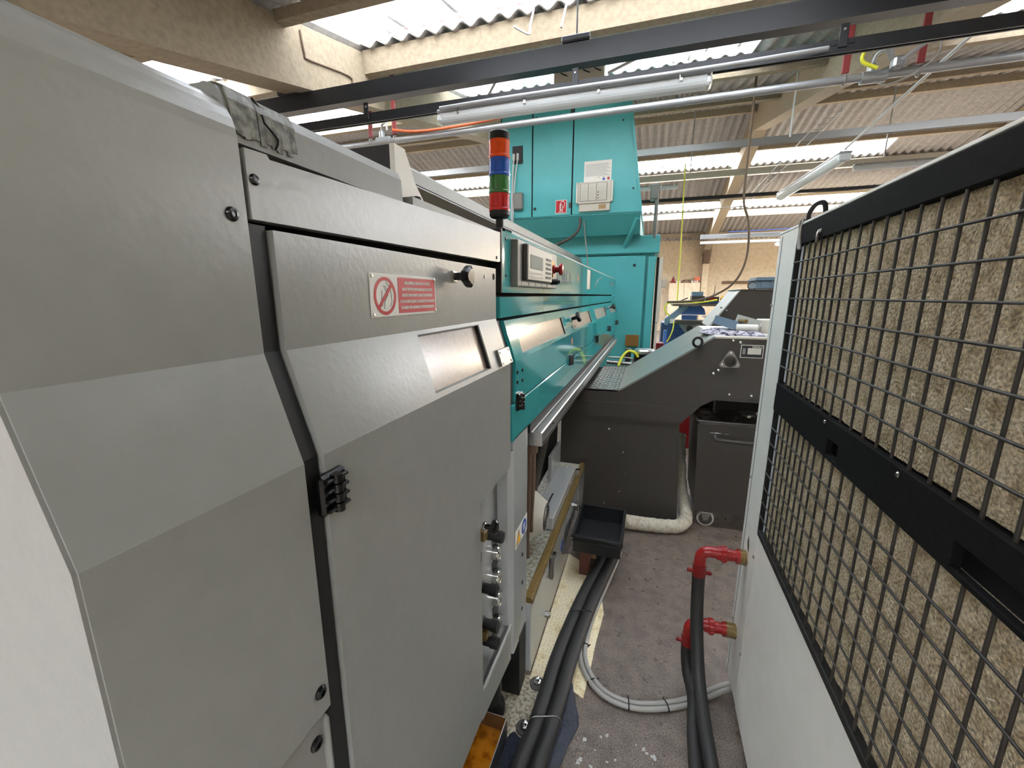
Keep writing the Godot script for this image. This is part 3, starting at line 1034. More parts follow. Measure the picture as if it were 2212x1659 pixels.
func build_loader_end() -> void:
	var t := thing("bar_loader_end_unit", "large grey end unit of the bar loader with hinged door, beside the viewer", "machine", Vector3(-0.7, 0, -0.75))
	var s := mb()
	box(s, Vector3(-1.04, 0.22, -1.19), Vector3(-0.462, 1.63, -0.17))
	part(t, "core", s, M.gap_black)
	# near fixed panel with rounded top
	var arc := []
	for k in 9:
		var a := PI * 0.5 * k / 8.0
		arc.append(Vector2(XU - 0.05 + sin(a) * 0.05, 1.66 + cos(a) * 0.05))
	s = mb()
	prism(s, [Vector2(-1.05, 1.71)] + arc + [Vector2(XU, Y1), Vector2(XL, Y2), Vector2(XL, 0.953), Vector2(XL - 0.006, 0.943), Vector2(XL - 0.025, 0.943), Vector2(XL - 0.025, Y2 - 0.006), Vector2(XU - 0.025, Y1 - 0.006), Vector2(XU - 0.025, 1.65), Vector2(-0.47, 1.69), Vector2(-1.05, 1.69)], "z", -0.156, -0.367)
	part(t, "side_panel", s, M.loader_grey)
	s = mb()
	var prof := [Vector2(-1.05, 1.708), Vector2(XU - 0.05, 1.708), Vector2(XU - 0.018, 1.694), Vector2(XU - 0.002, 1.66), Vector2(XU - 0.002, Y1), Vector2(XL - 0.002, Y2), Vector2(XL - 0.002, 0.22), Vector2(-1.05, 0.22)]
	prism(s, prof, "z", -0.153, -0.165)
	part(t, "end_face", s, M.loader_grey)
	s = mb()
	box(s, Vector3(-0.46, 0.24, -0.372), Vector3(-0.399, 0.934, -0.17), 0.006)
	box(s, Vector3(-0.46, 0.24, -0.379), Vector3(-0.391, 0.925, -0.366), 0.005)
	part(t, "kick_panel", s, M.loader_grey)
	screw(t, Vector3(-0.399, 0.895, -0.353), Vector3(1, 0, 0), 0.010)
	screw(t, Vector3(XU, 1.583, -0.349), Vector3(1, 0, 0), 0.0075)
	screw(t, Vector3(XL, 0.989, -0.352), Vector3(1, 0, 0), 0.009)
	# gasket between panel and door
	s = mb()
	var g := [Vector2(XU - 0.007, 1.578), Vector2(XU - 0.007, Y1), Vector2(XL - 0.007, Y2), Vector2(XL - 0.007, 0.24), Vector2(XL - 0.06, 0.24), Vector2(XL - 0.06, Y2 - 0.02), Vector2(XU - 0.06, Y1 - 0.02), Vector2(XU - 0.06, 1.578)]
	prism(s, g, "z", -0.3725, -0.3945)
	part(t, "door_gasket", s, M.black_satin, "black rubber gasket strip")
	# door
	s = mb()
	var zl := -0.3985
	var zr := -1.146
	box(s, Vector3(XU - 0.02, Y1, zr), Vector3(XU, 1.574, zl), 0.0)
	slope_slab(s, 1.4265, Y1, zl, zr)
	slope_slab(s, Y2, 1.3135, zl, zr)
	slope_slab(s, 1.3135, 1.4265, zl, -0.703)
	slope_slab(s, 1.3135, 1.4265, -1.007, zr)
	prism(s, [Vector2(zl, Y2), Vector2(zr - 0.008, Y2), Vector2(zr - 0.008, 0.992), Vector2(zr + 0.004, 0.978), Vector2(-0.905, 0.978), Vector2(-0.905, 0.315), Vector2(zl, 0.315)], "x", XL - 0.02, XL)
	var door := part(t, "door", s, M.loader_grey)
	s = mb()
	slope_slab(s, 1.3115, 1.4285, -0.70, -1.01, 0.004, 0.011)
	part(door, "window_pane", s, M.window_beige, "beige smoked window pane set into the slope")
	s = mb()
	slope_slab(s, 1.424, 1.4265, -0.703, -1.007, 0.010, 0.001)
	slope_slab(s, 1.3135, 1.4265, -1.0015, -1.007, 0.010, 0.001)
	part(door, "window_seal", s, M.black_satin)
	s = mb()
	disc(s, Vector3(XU - 0.001, 1.551, -1.128), Vector3(1, 0, 0), 0.009, 0.0014, 0, 18)
	part(door, "key_hole", s, M.gap_black)
	s = mb()
	disc(s, Vector3(XU, 1.549, -1.06), Vector3(1, 0, 0), 0.005, 0.002, 0.001, 10)
	part(door, "rivet", s, M.steel)
	star_knob(t, Vector3(XU, 1.541, -0.868), Vector3(1, 0, 0), 0.026, 0.047)
	ribbed_hinge(t, Vector3(XL, 1.252, -0.404), 0.046, 0.055, 0.02)
	# strike plate at the door's far edge
	s = mb()
	slope_slab(s, 1.309, 1.353, -1.066, -1.158, 0.006, -0.009)
	var sp := part(t, "strike_plate", s, M.steel, "brown steel plate with four rivets")
	for e in [[1.346, -1.076], [1.346, -1.146], [1.316, -1.076], [1.316, -1.146]]:
		s = mb()
		disc(s, Vector3(slope_x(e[0]) + 0.008, e[0], e[1]), Vector3(0.131, 0.042, 0), 0.004, 0.003, 0.001, 8)
		part(sp, "rivet", s, M.chrome)
	# flap above the door
	s = mb()
	prism(s, [Vector2(-0.3735, 1.582), Vector2(-1.176, 1.594), Vector2(-1.19, 1.60), Vector2(-1.19, 1.677), Vector2(-0.405, 1.6505), Vector2(-0.402, 1.655), Vector2(-0.3735, 1.654)], "x", XU - 0.02, XU)
	var flap := part(t, "top_flap", s, M.loader_grey)
	screw(t, Vector3(XU, 1.624, -0.3815), Vector3(1, 0, 0), 0.006)
	s = mb()
	disc(s, Vector3(XU, 1.605, -1.155), Vector3(1, 0, 0), 0.004, 0.003, 0.001, 8)
	part(flap, "rivet", s, M.black_gloss)
	s = mb()
	prism(s, [Vector2(XU - 0.004, 1.677), Vector2(XU - 0.004, 1.66), Vector2(-0.5, 1.655), Vector2(-1.05, 1.655), Vector2(-1.05, 1.675)], "z", -0.72, -1.2)
	part(t, "roof_plate", s, M.cover_grey)
	# patched cover behind the flap
	s = mb()
	prism(s, [Vector2(-1.05, 1.718), Vector2(-0.455, 1.718), Vector2(-0.441, 1.713), Vector2(-0.435, 1.70), Vector2(-0.433, 1.661), Vector2(-1.05, 1.661)], "z", -0.366, -0.70)
	part(t, "top_cover", s, M.cover_grey)
	# tape patches round the corner
	for e in [[-0.372, -0.405, 0.0025, 1], [-0.407, -0.46, 0.0016, 2]]:
		s = mb()
		rng.seed = 40 + e[3]
		var pl := [Vector2(-0.56, 1.718), Vector2(-0.455, 1.718), Vector2(-0.441, 1.713), Vector2(-0.435, 1.70), Vector2(-0.433, 1.664)]
		var segs := 7
		for i in segs:
			var za := lerpf(e[0], e[1], i / float(segs))
			var zb := lerpf(e[0], e[1], (i + 1) / float(segs))
			var low := rng.randf_range(0.0, 0.008)
			var q := []
			for p in pl: q.append(Vector2(p.x + e[2] * 0.8, p.y + e[2]))
			q[4].y += low
			prism(s, q + [Vector2(q[4].x - 0.004, q[4].y), Vector2(-0.46, 1.705), Vector2(-0.56, 1.705)], "z", za, zb)
		part(t, "tape_patch", s, M.tape_grey, "wrinkled grey tape patch")
	s = mb()
	var cr := []
	for k in 9:
		var y := 1.716 - 0.006 * k
		cr.append(Vector3((-0.4335 if y < 1.70 else -0.441) + 0.0026, y, -0.4065 - 0.006 * sin(k * 1.3) - 0.003 * k))
	tube(s, cr, 0.0012, 5)
	part(t, "tape_crack", s, M.gap_black)
	# raised white stop behind the cover, body coloured black for its shaded side
	s = mb()
	prism(s, [Vector2(-0.71, 1.765), Vector2(-0.74, 1.765), Vector2(-0.80, 1.66), Vector2(-0.71, 1.66)], "x", -0.60, -0.462)
	part(t, "lid_stop", s, M.black_satin)
	s = mb()
	face(s, [Vector3(-0.4615, 1.764, -0.71), Vector3(-0.4615, 1.764, -0.742), Vector3(-0.4415, 1.661, -0.815), Vector3(-0.4615, 1.661, -0.71)], Vector3(1, 0.1, 0))
	prism(s, [Vector2(-0.71, 1.766), Vector2(-0.745, 1.766), Vector2(-0.812, 1.662), Vector2(-0.71, 1.662)], "x", -0.462, -0.452)
	part(t, "lid_cheek", s, M.white_print, "white triangular cheek plate")
	star_knob(t, Vector3(-0.45, 1.672, -0.77), Vector3(0, 1, 0), 0.017, 0.016)

	# riveted warning plate
	s = mb()
	boxt(s, Transform3D(Basis(), Vector3(XU + 0.001, 1.5, -0.676)), Vector3(0.002, 0.070, 0.214), 0.0007)
	var w := part(t, "warning_plate", s, M.white_print, "white and red warning plate with five lines of text")
	s = mb()
	var ring_t := Transform3D(Basis(Vector3(0, 0, -1), Vector3(1, 0, 0), Vector3(0, -1, 0)), Vector3(XU + 0.002, 1.499, -0.608))
	lathe(s, [Vector2(0.0255, 0.0), Vector2(0.0255, 0.0007), Vector2(0.031, 0.0007), Vector2(0.031, 0.0)], ring_t, 40)
	boxt(s, Transform3D(Basis(Vector3.RIGHT, PI * 0.25), Vector3(XU + 0.0024, 1.499, -0.608)), Vector3(0.0008, 0.0055, 0.053))
	part(w, "prohibition_sign", s, M.red_print)
	s = mb()
	for e in [[[-0.605, 1.522], [-0.595, 1.514], [-0.600, 1.508], [-0.608, 1.516]], [[-0.612, 1.516], [-0.604, 1.505], [-0.614, 1.497]], [[-0.60, 1.502], [-0.61, 1.490], [-0.612, 1.478]], [[-0.598, 1.512], [-0.592, 1.508], [-0.590, 1.49], [-0.594, 1.482]], [[-0.617, 1.508], [-0.619, 1.492], [-0.617, 1.483]]]:
		var pl := []
		for q in e: pl.append(Vector3(XU + 0.0022, q[1], 2.0 * -0.608 - q[0]))
		tube(s, pl, 0.0005, 4)
	part(w, "hand_drawing", s, M.dark_print)
	s = mb()
	box(s, Vector3(XU + 0.0015, 1.4695, -0.7785), Vector3(XU + 0.0026, 1.5305, -0.6465))
	part(w, "red_field", s, M.red_print)
	var lines := ["NON APRIRE A CARICATORE IN MOTO", "NICHT ÖFFNEN WENN MAGAZIN IN BETRIEB", "DO NOT OPEN WHEN LOADER IN MOVEMENT", "NE PAS OUVRIR QUAND LE CHARGEUR EST EN MARCHE", "NO ABRIR CON CARGADOR EN FUNCIONAMIENTO"]
	var wide := [0.092, 0.108, 0.110, 0.122, 0.118]
	for k in 5:
		var o := words(w, "text_line", lines[k], 0.0052, M.white_print, facing_x(Vector3(XU + 0.0028, 1.5215 - 0.0107 * k, -0.7125)), 1.0, 600)
		var across: float = o.mesh.get_aabb().size.x
		if across > 0.0: o.scale.x = wide[k] / across
	for e in [[1.5305, -0.574], [1.4695, -0.574], [1.5305, -0.778], [1.4695, -0.778]]:
		s = mb()
		disc(s, Vector3(XU + 0.002, e[0], e[1]), Vector3(1, 0, 0), 0.0032, 0.0022, 0.001, 10)
		part(w, "rivet", s, M.chrome)

	# recessed gauge panel
	s = mb()
	box(s, Vector3(-0.445, 0.39, -1.17), Vector3(-0.432, 1.0, -0.88))
	part(t, "gauge_panel", s, M.base_grey)
	s = mb()
	box(s, Vector3(-0.435, 0.375, -1.165), Vector3(XL, 0.392, -0.9), 0.002)
	box(s, Vector3(XL - 0.006, 0.392, -1.165), Vector3(XL, 0.402, -0.9), 0.002)
	part(t, "recess_ledge", s, M.loader_grey)
	s = mb()
	prism(s, [Vector2(-0.9, 0.392), Vector2(-0.9, 0.30), Vector2(-1.16, 0.262), Vector2(-1.16, 0.392)], "x", XL - 0.02, XL - 0.001)
	part(t, "apron", s, M.loader_grey)
	for k in 4:
		var y: float = [0.682, 0.595, 0.512, 0.42][k]
		s = mb()
		var gt := along(Vector3(-0.432, y, -1.137), Vector3(1, 0, 0))
		lathe(s, [Vector2(0.0265, 0), Vector2(0.0265, 0.017), Vector2(0.025, 0.021), Vector2(0.022, 0.019)], gt, 26)
		var o := part(t, "pressure_gauge", s, M.chrome, "round dial pressure gauge")
		s = mb()
		disc(s, Vector3(-0.432, y, -1.137), Vector3(1, 0, 0), 0.0225, 0.0165, 0, 26)
		part(o, "dial", s, M.white_print)
		s = mb()
		boxt(s, Transform3D(Basis(Vector3.RIGHT, 0.7 + 0.2 * k), Vector3(-0.4152, y, -1.137)), Vector3(0.0006, 0.026, 0.0022))
		disc(s, Vector3(-0.4156, y, -1.137), Vector3(1, 0, 0), 0.004, 0.001, 0, 10)
		part(o, "needle", s, M.dark_print)
	for k in 4:
		var e: Array = [[0.795, -1.055, 0.062], [0.63, -1.03, 0.052], [0.505, -1.03, 0.052], [0.443, -1.03, 0.052]][k]
		s = mb()
		lathe(s, [Vector2(0.02, 0), Vector2(0.02, 0.006), Vector2(0.0, 0.006)], along(Vector3(-0.432, e[0], e[1]), Vector3(1, 0, 0)), 18)
		var o := part(t, "regulator", s, M.steel)
		s = mb()
		var rt := along(Vector3(-0.432, e[0], e[1]), Vector3(1, 0, 0))
		lathe(s, [Vector2(0.015, 0.006), Vector2(0.015, e[2] * 0.55), Vector2(0.018, e[2] * 0.56), Vector2(0.018, e[2] * 0.95), Vector2(0.016, e[2]), Vector2(0, e[2])], rt, 18)
		part(o, "regulator_knob", s, M.black_satin)
	for e in [[0.815, -1.02], [0.475, -1.02]]:
		s = mb()
		box(s, Vector3(-0.432, e[0] - 0.016, e[1] - 0.014), Vector3(-0.41, e[0] + 0.016, e[1] + 0.014), 0.003)
		part(t, "valve_block", s, M.brass_rail)
	for e in [[0.735, -1.0], [0.725, -1.15], [0.638, -1.15], [0.465, -1.15]]:
		s = mb()
		box(s, Vector3(-0.432, e[0] - 0.014, e[1] - 0.03), Vector3(-0.430, e[0] + 0.014, e[1] + 0.03))
		var o := part(t, "engraved_label", s, M.dark_print)
		s = mb()
		for k in 3: box(s, Vector3(-0.430, e[0] - 0.008 + 0.007 * k, e[1] - 0.024), Vector3(-0.4296, e[0] - 0.0065 + 0.007 * k, e[1] + 0.024))
		part(o, "label_print", s, M.pale_print)
	star_knob(t, Vector3(XL, 0.905, -0.925), Vector3(1, 0, 0), 0.022, 0.04)

	# corner post with sticker
	s = mb()
	box(s, Vector3(-0.44, 0.25, -1.35), Vector3(XL, 1.06, -1.188), 0.004)
	prism(s, [Vector2(-0.425, -1.188), Vector2(XL, -1.188), Vector2(XL - 0.012, -1.158), Vector2(-0.425, -1.158)], "y", 0.27, 1.02)
	part(t, "corner_post", s, M.base_grey)
	for y in [0.585, 0.47, 0.36]:
		s = mb()
		disc(s, Vector3(XL, y, -1.29), Vector3(1, 0, 0), 0.007, 0.0012, 0, 12)
		part(t, "bolt_hole", s, M.gap_black)
	s = mb()
	box(s, Vector3(XL, 0.655, -1.346), Vector3(XL + 0.0008, 0.722, -1.205))
	var st := part(t, "safety_sticker", s, M.white_print, "white sticker with yellow triangle and blue disc")
	s = mb()
	prism(s, [Vector2(-1.215, 0.661), Vector2(-1.265, 0.661), Vector2(-1.24, 0.714)], "x", XL + 0.0008, XL + 0.0013)
	part(st, "triangle_border", s, M.dark_print)
	s = mb()
	prism(s, [Vector2(-1.221, 0.665), Vector2(-1.259, 0.665), Vector2(-1.24, 0.706)], "x", XL + 0.0013, XL + 0.0018)
	part(st, "triangle_field", s, M.yellow_print)
	s = mb()
	disc(s, Vector3(XL + 0.0008, 0.689, -1.306), Vector3(1, 0, 0), 0.028, 0.0006, 0, 28)
	part(st, "mandatory_disc", s, M.blue_print)
	s = mb()
	for k in 3: box(s, Vector3(XL + 0.0014, 0.676, -1.298 - 0.008 * k), Vector3(XL + 0.0019, 0.702, -1.294 - 0.008 * k))
	part(st, "disc_print", s, M.white_print)
	# black lower edge beam that starts at the post
	s = mb()
	box(s, Vector3(-0.45, 0.945, -1.43), Vector3(-0.398, 1.02, -1.165), 0.003)
	part(t, "edge_beam", s, M.black_satin)
	screw(t, Vector3(-0.398, 0.98, -1.345), Vector3(1, 0, 0), 0.006)
	# legs
	s = mb()
	box(s, Vector3(-0.45, 0.0052, -1.333), Vector3(-0.378, 0.27, -1.25), 0.003)
	part(t, "leg", s, M.black_satin)
	s = mb()
	lathe(s, [Vector2(0.0, 0.30), Vector2(0.045, 0.30), Vector2(0.045, 0.06), Vector2(0.06, 0.03), Vector2(0.06, 0.0052)], Transform3D(Basis(), Vector3(-0.47, 0, -1.17)), 18)
	part(t, "leg", s, M.black_satin)
	s = mb()
	box(s, Vector3(-1.02, 0.0, -0.3), Vector3(-0.92, 0.24, -0.2), 0.003)
	part(t, "leg", s, M.black_satin)

# ------------------------------------------------------------------ turquoise magazine of the bar loader
func build_magazine() -> void:
	var t := thing("bar_loader_magazine", "long glossy turquoise magazine of the bar loader with control panel and beige windows", "machine", Vector3(-0.7, 0, -3.3))
	var za := -1.2
	var zm := -3.16
	var ze := -5.45
	var s := mb()
	box(s, Vector3(-1.04, 1.06, ze), Vector3(-0.462, 1.655, -1.2))
	part(t, "core", s, M.gap_black)
	s = mb()
	prism(s, [Vector2(XU - 0.03, 1.508), Vector2(XU, 1.508), Vector2(XU, 1.684), Vector2(XU - 0.004, 1.689), Vector2(XU - 0.03, 1.689)], "z", za, ze)
	part(t, "control_fascia", s, M.teal)
	s = mb()
	box(s, Vector3(XU - 0.03, 1.507, za), Vector3(XU + 0.002, 1.69, za + 0.013), 0.002)
	part(t, "edge_trim", s, M.black_satin)
	s = mb()
	prism(s, [Vector2(XU - 0.02, Y1 - 0.002), Vector2(XU, Y1), Vector2(XU, 1.496), Vector2(XU - 0.02, 1.496)], "z", za + 0.02, ze)
	part(t, "middle_fascia", s, M.teal)
	var doors := [[-1.205, zm + 0.003, [[-1.296, -2.045], [-2.30, -3.03]]], [zm - 0.003, ze, [[-3.315, -4.11], [-4.56, -5.33]]]]
	for e in doors:
		s = mb()
		var w: Array = e[2]
		var lo := 1.3165
		var hi := 1.395
		slope_slab(s, hi, Y1 - 0.009, e[0], e[1])
		slope_slab(s, Y2, lo, e[0], e[1])
		slope_slab(s, lo, hi, e[0], w[0][0])
		slope_slab(s, lo, hi, w[0][1], w[1][0])
		slope_slab(s, lo, hi, w[1][1], e[1])
		prism(s, [Vector2(XL, Y2), Vector2(XL, 1.175), Vector2(XL - 0.004, 1.171), Vector2(XL - 0.02, 1.171), Vector2(XL - 0.02, Y2)], "z", e[0], e[1])
		var d := part(t, "cover_door", s, M.teal)
		for q in w:
			s = mb()
			slope_slab(s, lo - 0.002, hi + 0.002, q[0] + 0.004, q[1] - 0.004, 0.004, 0.006)
			part(d, "window_pane", s, M.window_beige, "beige window pane")
			s = mb()
			slope_slab(s, lo, hi, q[1] + 0.012, q[1], 0.010, 0.0)
			part(d, "window_seal", s, M.black_satin)
		s = mb()
		prism(s, [Vector2(XL, 1.165), Vector2(XL, 1.052), Vector2(XL - 0.02, 1.052), Vector2(XL - 0.02, 1.168), Vector2(XL - 0.003, 1.168)], "z", e[0] + (0.03 if e[0] > -2 else 0.0), e[1])
		part(t, "lower_panel", s, M.teal)
	for z in [-2.27, -4.56]:
		var q := Vector3(slope_x(1.374), 1.374, z)
		star_knob(t, q, Vector3(0.131, 0.042, 0), 0.03, 0.055)
		for k in 2:
			s = mb()
			disc(s, Vector3(slope_x(1.335), 1.335 - 0.004 * k, z + 0.02 - 0.09 * k), Vector3(0.131, 0.042, 0), 0.008, 0.002, 0, 10)
			part(t, "bolt_hole", s, M.black_satin)
	for z in [-1.235, -2.155, -3.27, -4.36, -5.39]:
		ribbed_hinge(t, Vector3(XL, 1.17, z), 0.05, 0.056, 0.022)
	for e in [[1.263, -1.275], [1.265, -1.222], [1.23, -1.275], [1.234, -1.222]]:
		screw(t, Vector3(XL, e[0], e[1]), Vector3(1, 0, 0), 0.006)
	for y in [1.665, 1.56]:
		screw(t, Vector3(XU, y, -1.235), Vector3(1, 0, 0), 0.005)
	# dark seal beside the first cover door
	s = mb()
	slope_slab(s, 1.31, 1.425, -1.165, -1.2, 0.02, 0.012)
	box(s, Vector3(XL - 0.02, 1.05, -1.2), Vector3(XL - 0.008, Y2, -1.165))
	part(t, "end_seal", s, M.black_satin)
	# rear cover with sloping lid
	s = mb()
	prism(s, [Vector2(XU - 0.012, 1.70), Vector2(-0.83, 1.885), Vector2(-0.85, 1.90), Vector2(-0.85, 1.945), Vector2(-0.858, 1.955), Vector2(-1.05, 1.955), Vector2(-1.05, 1.6), Vector2(XU - 0.012, 1.66)], "z", -1.33, ze)
	part(t, "rear_cover", s, M.cover_grey)
	s = mb()
	box(s, Vector3(-0.8495, 1.896, ze), Vector3(-0.845, 1.9, -1.33))
	part(t, "cover_seam", s, M.gap_black)

	# control pendant
	s = mb()
	box(s, Vector3(XU - 0.004, 1.528, -1.86), Vector3(XU + 0.022, 1.672, -1.285), 0.003)
	var p := part(t, "control_panel", s, M.cover_grey, "grey operator panel with display and keys")
	var xf := XU + 0.022
	s = mb()
	box(s, Vector3(xf, 1.548, -1.70), Vector3(xf + 0.016, 1.663, -1.335), 0.003)
	part(p, "bezel", s, M.charcoal)
	s = mb()
	box(s, Vector3(xf + 0.016, 1.552, -1.692), Vector3(xf + 0.018, 1.659, -1.345))
	part(p, "keypad_foil", s, M.box_beige)
	s = mb()
	box(s, Vector3(xf + 0.018, 1.588, -1.535), Vector3(xf + 0.0195, 1.632, -1.37), 0.001)
	part(p, "display", s, M.display_grey, "grey liquid crystal display")
	for r in 2:
		for c in 10:
			s = mb()
			boxt(s, Transform3D(Basis(), Vector3(xf + 0.0188, 1.574 - 0.0125 * r, -1.366 - 0.0185 * c)), Vector3(0.002, 0.007, 0.011), 0.0008)
			part(p, "key", s, M.white_print)
	for r in 5:
		for c in 4:
			s = mb()
			boxt(s, Transform3D(Basis(), Vector3(xf + 0.0188, 1.632 - 0.0165 * r, -1.59 - 0.024 * c)), Vector3(0.002, 0.009, 0.013), 0.0008)
			part(p, "key", s, M.grey_print)
	for c in 5:
		s = mb()
		box(s, Vector3(XU + 0.0224, 1.533, -1.40 - 0.09 * c), Vector3(XU + 0.0234, 1.543, -1.325 - 0.09 * c))
		part(p, "tag_strip", s, M.pale_print)
	# emergency stop
	s = mb()
	disc(s, Vector3(xf, 1.607, -1.78), Vector3(1, 0, 0), 0.036, 0.002, 0.001, 24)
	var es := part(t, "emergency_stop", s, M.yellow_print, "red mushroom emergency stop on a yellow disc")
	s = mb()
	lathe(s, [Vector2(0.018, 0), Vector2(0.018, 0.012), Vector2(0.013, 0.013), Vector2(0.013, 0.028), Vector2(0.023, 0.031), Vector2(0.025, 0.038), Vector2(0.018, 0.045), Vector2(0, 0.047)], along(Vector3(xf, 1.607, -1.78), Vector3(1, 0, 0)), 22)
	part(es, "mushroom_button", s, M.red_plastic)
	s = mb()
	tube(s, [Vector3(xf, 1.555, -1.76), Vector3(xf + 0.03, 1.555, -1.76)], 0.012, 12)
	tube(s, [Vector3(xf + 0.03, 1.555, -1.76), Vector3(xf + 0.038, 1.555, -1.76)], 0.007, 8)
	box(s, Vector3(xf, 1.573, -1.735), Vector3(xf + 0.014, 1.59, -1.725), 0.002)
	part(t, "key_switch", s, M.black_satin)
	# lettering and marks
	words(t, "maker_lettering", "IEMCA", 0.062, M.grey_print, facing_x(Vector3(XU + 0.0006, 1.594, -2.165)), 1.45, 800)
	s = mb()
	prism(s, [Vector2(-1.915, 1.617), Vector2(-1.95, 1.65), Vector2(-1.985, 1.617), Vector2(-1.95, 1.585)], "x", XU, XU + 0.0008)
	part(t, "maker_emblem", s, M.pale_print)
	s = mb()
	for k in 16: box(s, Vector3(XU, 1.567, -2.02 - 0.0195 * k), Vector3(XU + 0.0006, 1.577, -2.006 - 0.0195 * k))
	part(t, "small_print", s, M.grey_print)
	s = mb()
	prism(s, [Vector2(-2.57, 1.60), Vector2(-2.59, 1.632), Vector2(-2.61, 1.60), Vector2(-2.59, 1.57)], "x", XU, XU + 0.0008)
	part(t, "reflector_mark", s, M.orange_print)
	s = mb()
	disc(s, Vector3(XL, 1.262, -2.2), Vector3(1, 0, 0), 0.02, 0.001, 0, 20)
	part(t, "reflector_mark", s, M.orange_print)
	s = mb()
	box(s, Vector3(XU, 1.543, -3.10), Vector3(XU + 0.002, 1.675, -2.96), 0.0005)
	part(t, "notice_plate", s, M.box_beige)
	s = mb()
	box(s, Vector3(XU, 1.543, -3.125), Vector3(XU + 0.003, 1.675, -3.10), 0.0005)
	part(t, "notice_edge", s, M.black_satin)
	s = mb()
	for k in 5:
		box(s, Vector3(XU, 1.60, -4.66 - 0.13 * k), Vector3(XU + 0.0006, 1.65, -4.63 - 0.13 * k))
		box(s, Vector3(XU, 1.64 - 0.018 * (k % 3), -4.72 - 0.13 * k), Vector3(XU + 0.0006, 1.65 - 0.018 * (k % 3), -4.66 - 0.13 * k))
	part(t, "model_marks", s, M.grey_print)
	s = mb()
	var sw := []
	for k in 12: sw.append(Vector3(XU + 0.0004, 1.56 + 0.09 * sin(k / 11.0 * 1.5), -3.45 - 0.5 * (1.0 - cos(k / 11.0 * 1.5))))
	tube(s, sw, 0.004, 4)
	part(t, "swoosh", s, M.grey_print)

	# aluminium guide rail
	s = mb()
	prism(s, [Vector2(-0.398, 0.95), Vector2(-0.348, 0.95), Vector2(-0.348, 1.0), Vector2(-0.352, 1.004), Vector2(-0.37, 1.004), Vector2(-0.372, 1.0), Vector2(-0.386, 1.0), Vector2(-0.388, 1.004), Vector2(-0.398, 1.004)], "z", -1.43, -5.1)
	part(t, "guide_rail", s, M.aluminium, "bright aluminium guide rail")
	s = mb()
	box(s, Vector3(-0.3485, 0.958, -5.1), Vector3(-0.346, 0.964, -1.44))
	part(t, "rail_groove", s, M.black_satin)
	s = mb()
	box(s, Vector3(-0.42, 1.01, -5.2), Vector3(-0.385, 1.05, -1.4))
	part(t, "rail_backing", s, M.black_satin)
	for z in [-1.62, -2.4, -3.3]:
		s = mb()
		disc(s, Vector3(-0.348, 0.985, z), Vector3(1, 0, 0), 0.004, 0.004, 0.001, 8)
		part(t, "rail_screw", s, M.black_satin)

	# lower frame: deck, front plate, motor
	s = mb()
	box(s, Vector3(-0.85, 0.30, -2.75), Vector3(-0.385, 0.345, -1.35), 0.004)
	part(t, "deck", s, M.deck_grey, "oily grey deck plate")
	s = mb()
	box(s, Vector3(-0.385, 0.02, -2.75), Vector3(-0.362, 0.335, -1.352), 0.003)
	part(t, "front_plate", s, M.base_grey, "glossy pale grey plate with maker lettering")
	words(t, "maker_lettering", "IEMCA", 0.075, M.dark_print, facing_x(Vector3(-0.3614, 0.2, -2.24)), 1.25, 800)
	s = mb()
	prism(s, [Vector2(-1.93, 0.2), Vector2(-1.97, 0.235), Vector2(-2.01, 0.2), Vector2(-1.97, 0.165)], "x", -0.362, -0.3612)
	part(t, "maker_emblem", s, M.blue_print)
	s = mb()
	prism(s, [Vector2(-0.392, 0.335), Vector2(-0.356, 0.335), Vector2(-0.356, 0.352), Vector2(-0.366, 0.36), Vector2(-0.384, 0.36), Vector2(-0.392, 0.352)], "z", -1.352, -2.75)
	part(t, "oily_rail", s, M.brass_rail, "oily brown rail along the deck edge")
	s = mb()
	box(s, Vector3(-0.359, 0.215, -1.70), Vector3(-0.345, 0.335, -1.665), 0.003)
	var hd := part(t, "plate_handle", s, M.steel)
	s = mb()
	box(s, Vector3(-0.352, 0.325, -1.70), Vector3(-0.336, 0.345, -1.665), 0.004)
	part(hd, "handle_cap", s, M.chrome)
	s = mb()
	disc(s, Vector3(-0.362, 0.085, -1.60), Vector3(1, 0, 0), 0.014, 0.025, 0.004, 12)
	part(t, "plate_stop", s, M.steel)
	# light box beam on the deck
	s = mb()
	box(s, Vector3(-0.50, 0.345, -2.52), Vector3(-0.388, 0.415, -1.86), 0.004)
	part(t, "box_beam", s, M.base_grey)
	s = mb()
	box(s, Vector3(-0.452, 0.415, -2.12), Vector3(-0.444, 0.4165, -1.98))
	part(t, "beam_slot", s, M.gap_black)
	s = mb()
	tube(s, [Vector3(-0.366, 0.41, -2.50), Vector3(-0.366, 0.18, -2.50)], 0.009, 10)
	box(s, Vector3(-0.385, 0.385, -2.51), Vector3(-0.355, 0.415, -2.485), 0.003)
	part(t, "upright_pin", s, M.chrome)
	s = mb()
	tube(s, [Vector3(-0.365, 0.235, -2.36), Vector3(-0.33, 0.235, -2.36)], 0.012, 10)
	tube(s, [Vector3(-0.335, 0.245, -2.36), Vector3(-0.335, 0.205, -2.36)], 0.014, 10)
	part(t, "drain_tap", s, M.chrome)
	# beige motor
	s = mb()
	var mt := along(Vector3(-0.62, 0.50, -1.72), Vector3(1, 0, 0.0))
	lathe(s, [Vector2(0.0, -0.02), Vector2(0.105, -0.02), Vector2(0.108, 0.16), Vector2(0.104, 0.172), Vector2(0.068, 0.225), Vector2(0.064, 0.227)], mt, 24)
	box(s, Vector3(-0.62, 0.345, -1.80), Vector3(-0.47, 0.42, -1.64), 0.01)
	var mo := part(t, "motor", s, M.box_beige, "beige electric motor with round fan cowl")
	s = mb()
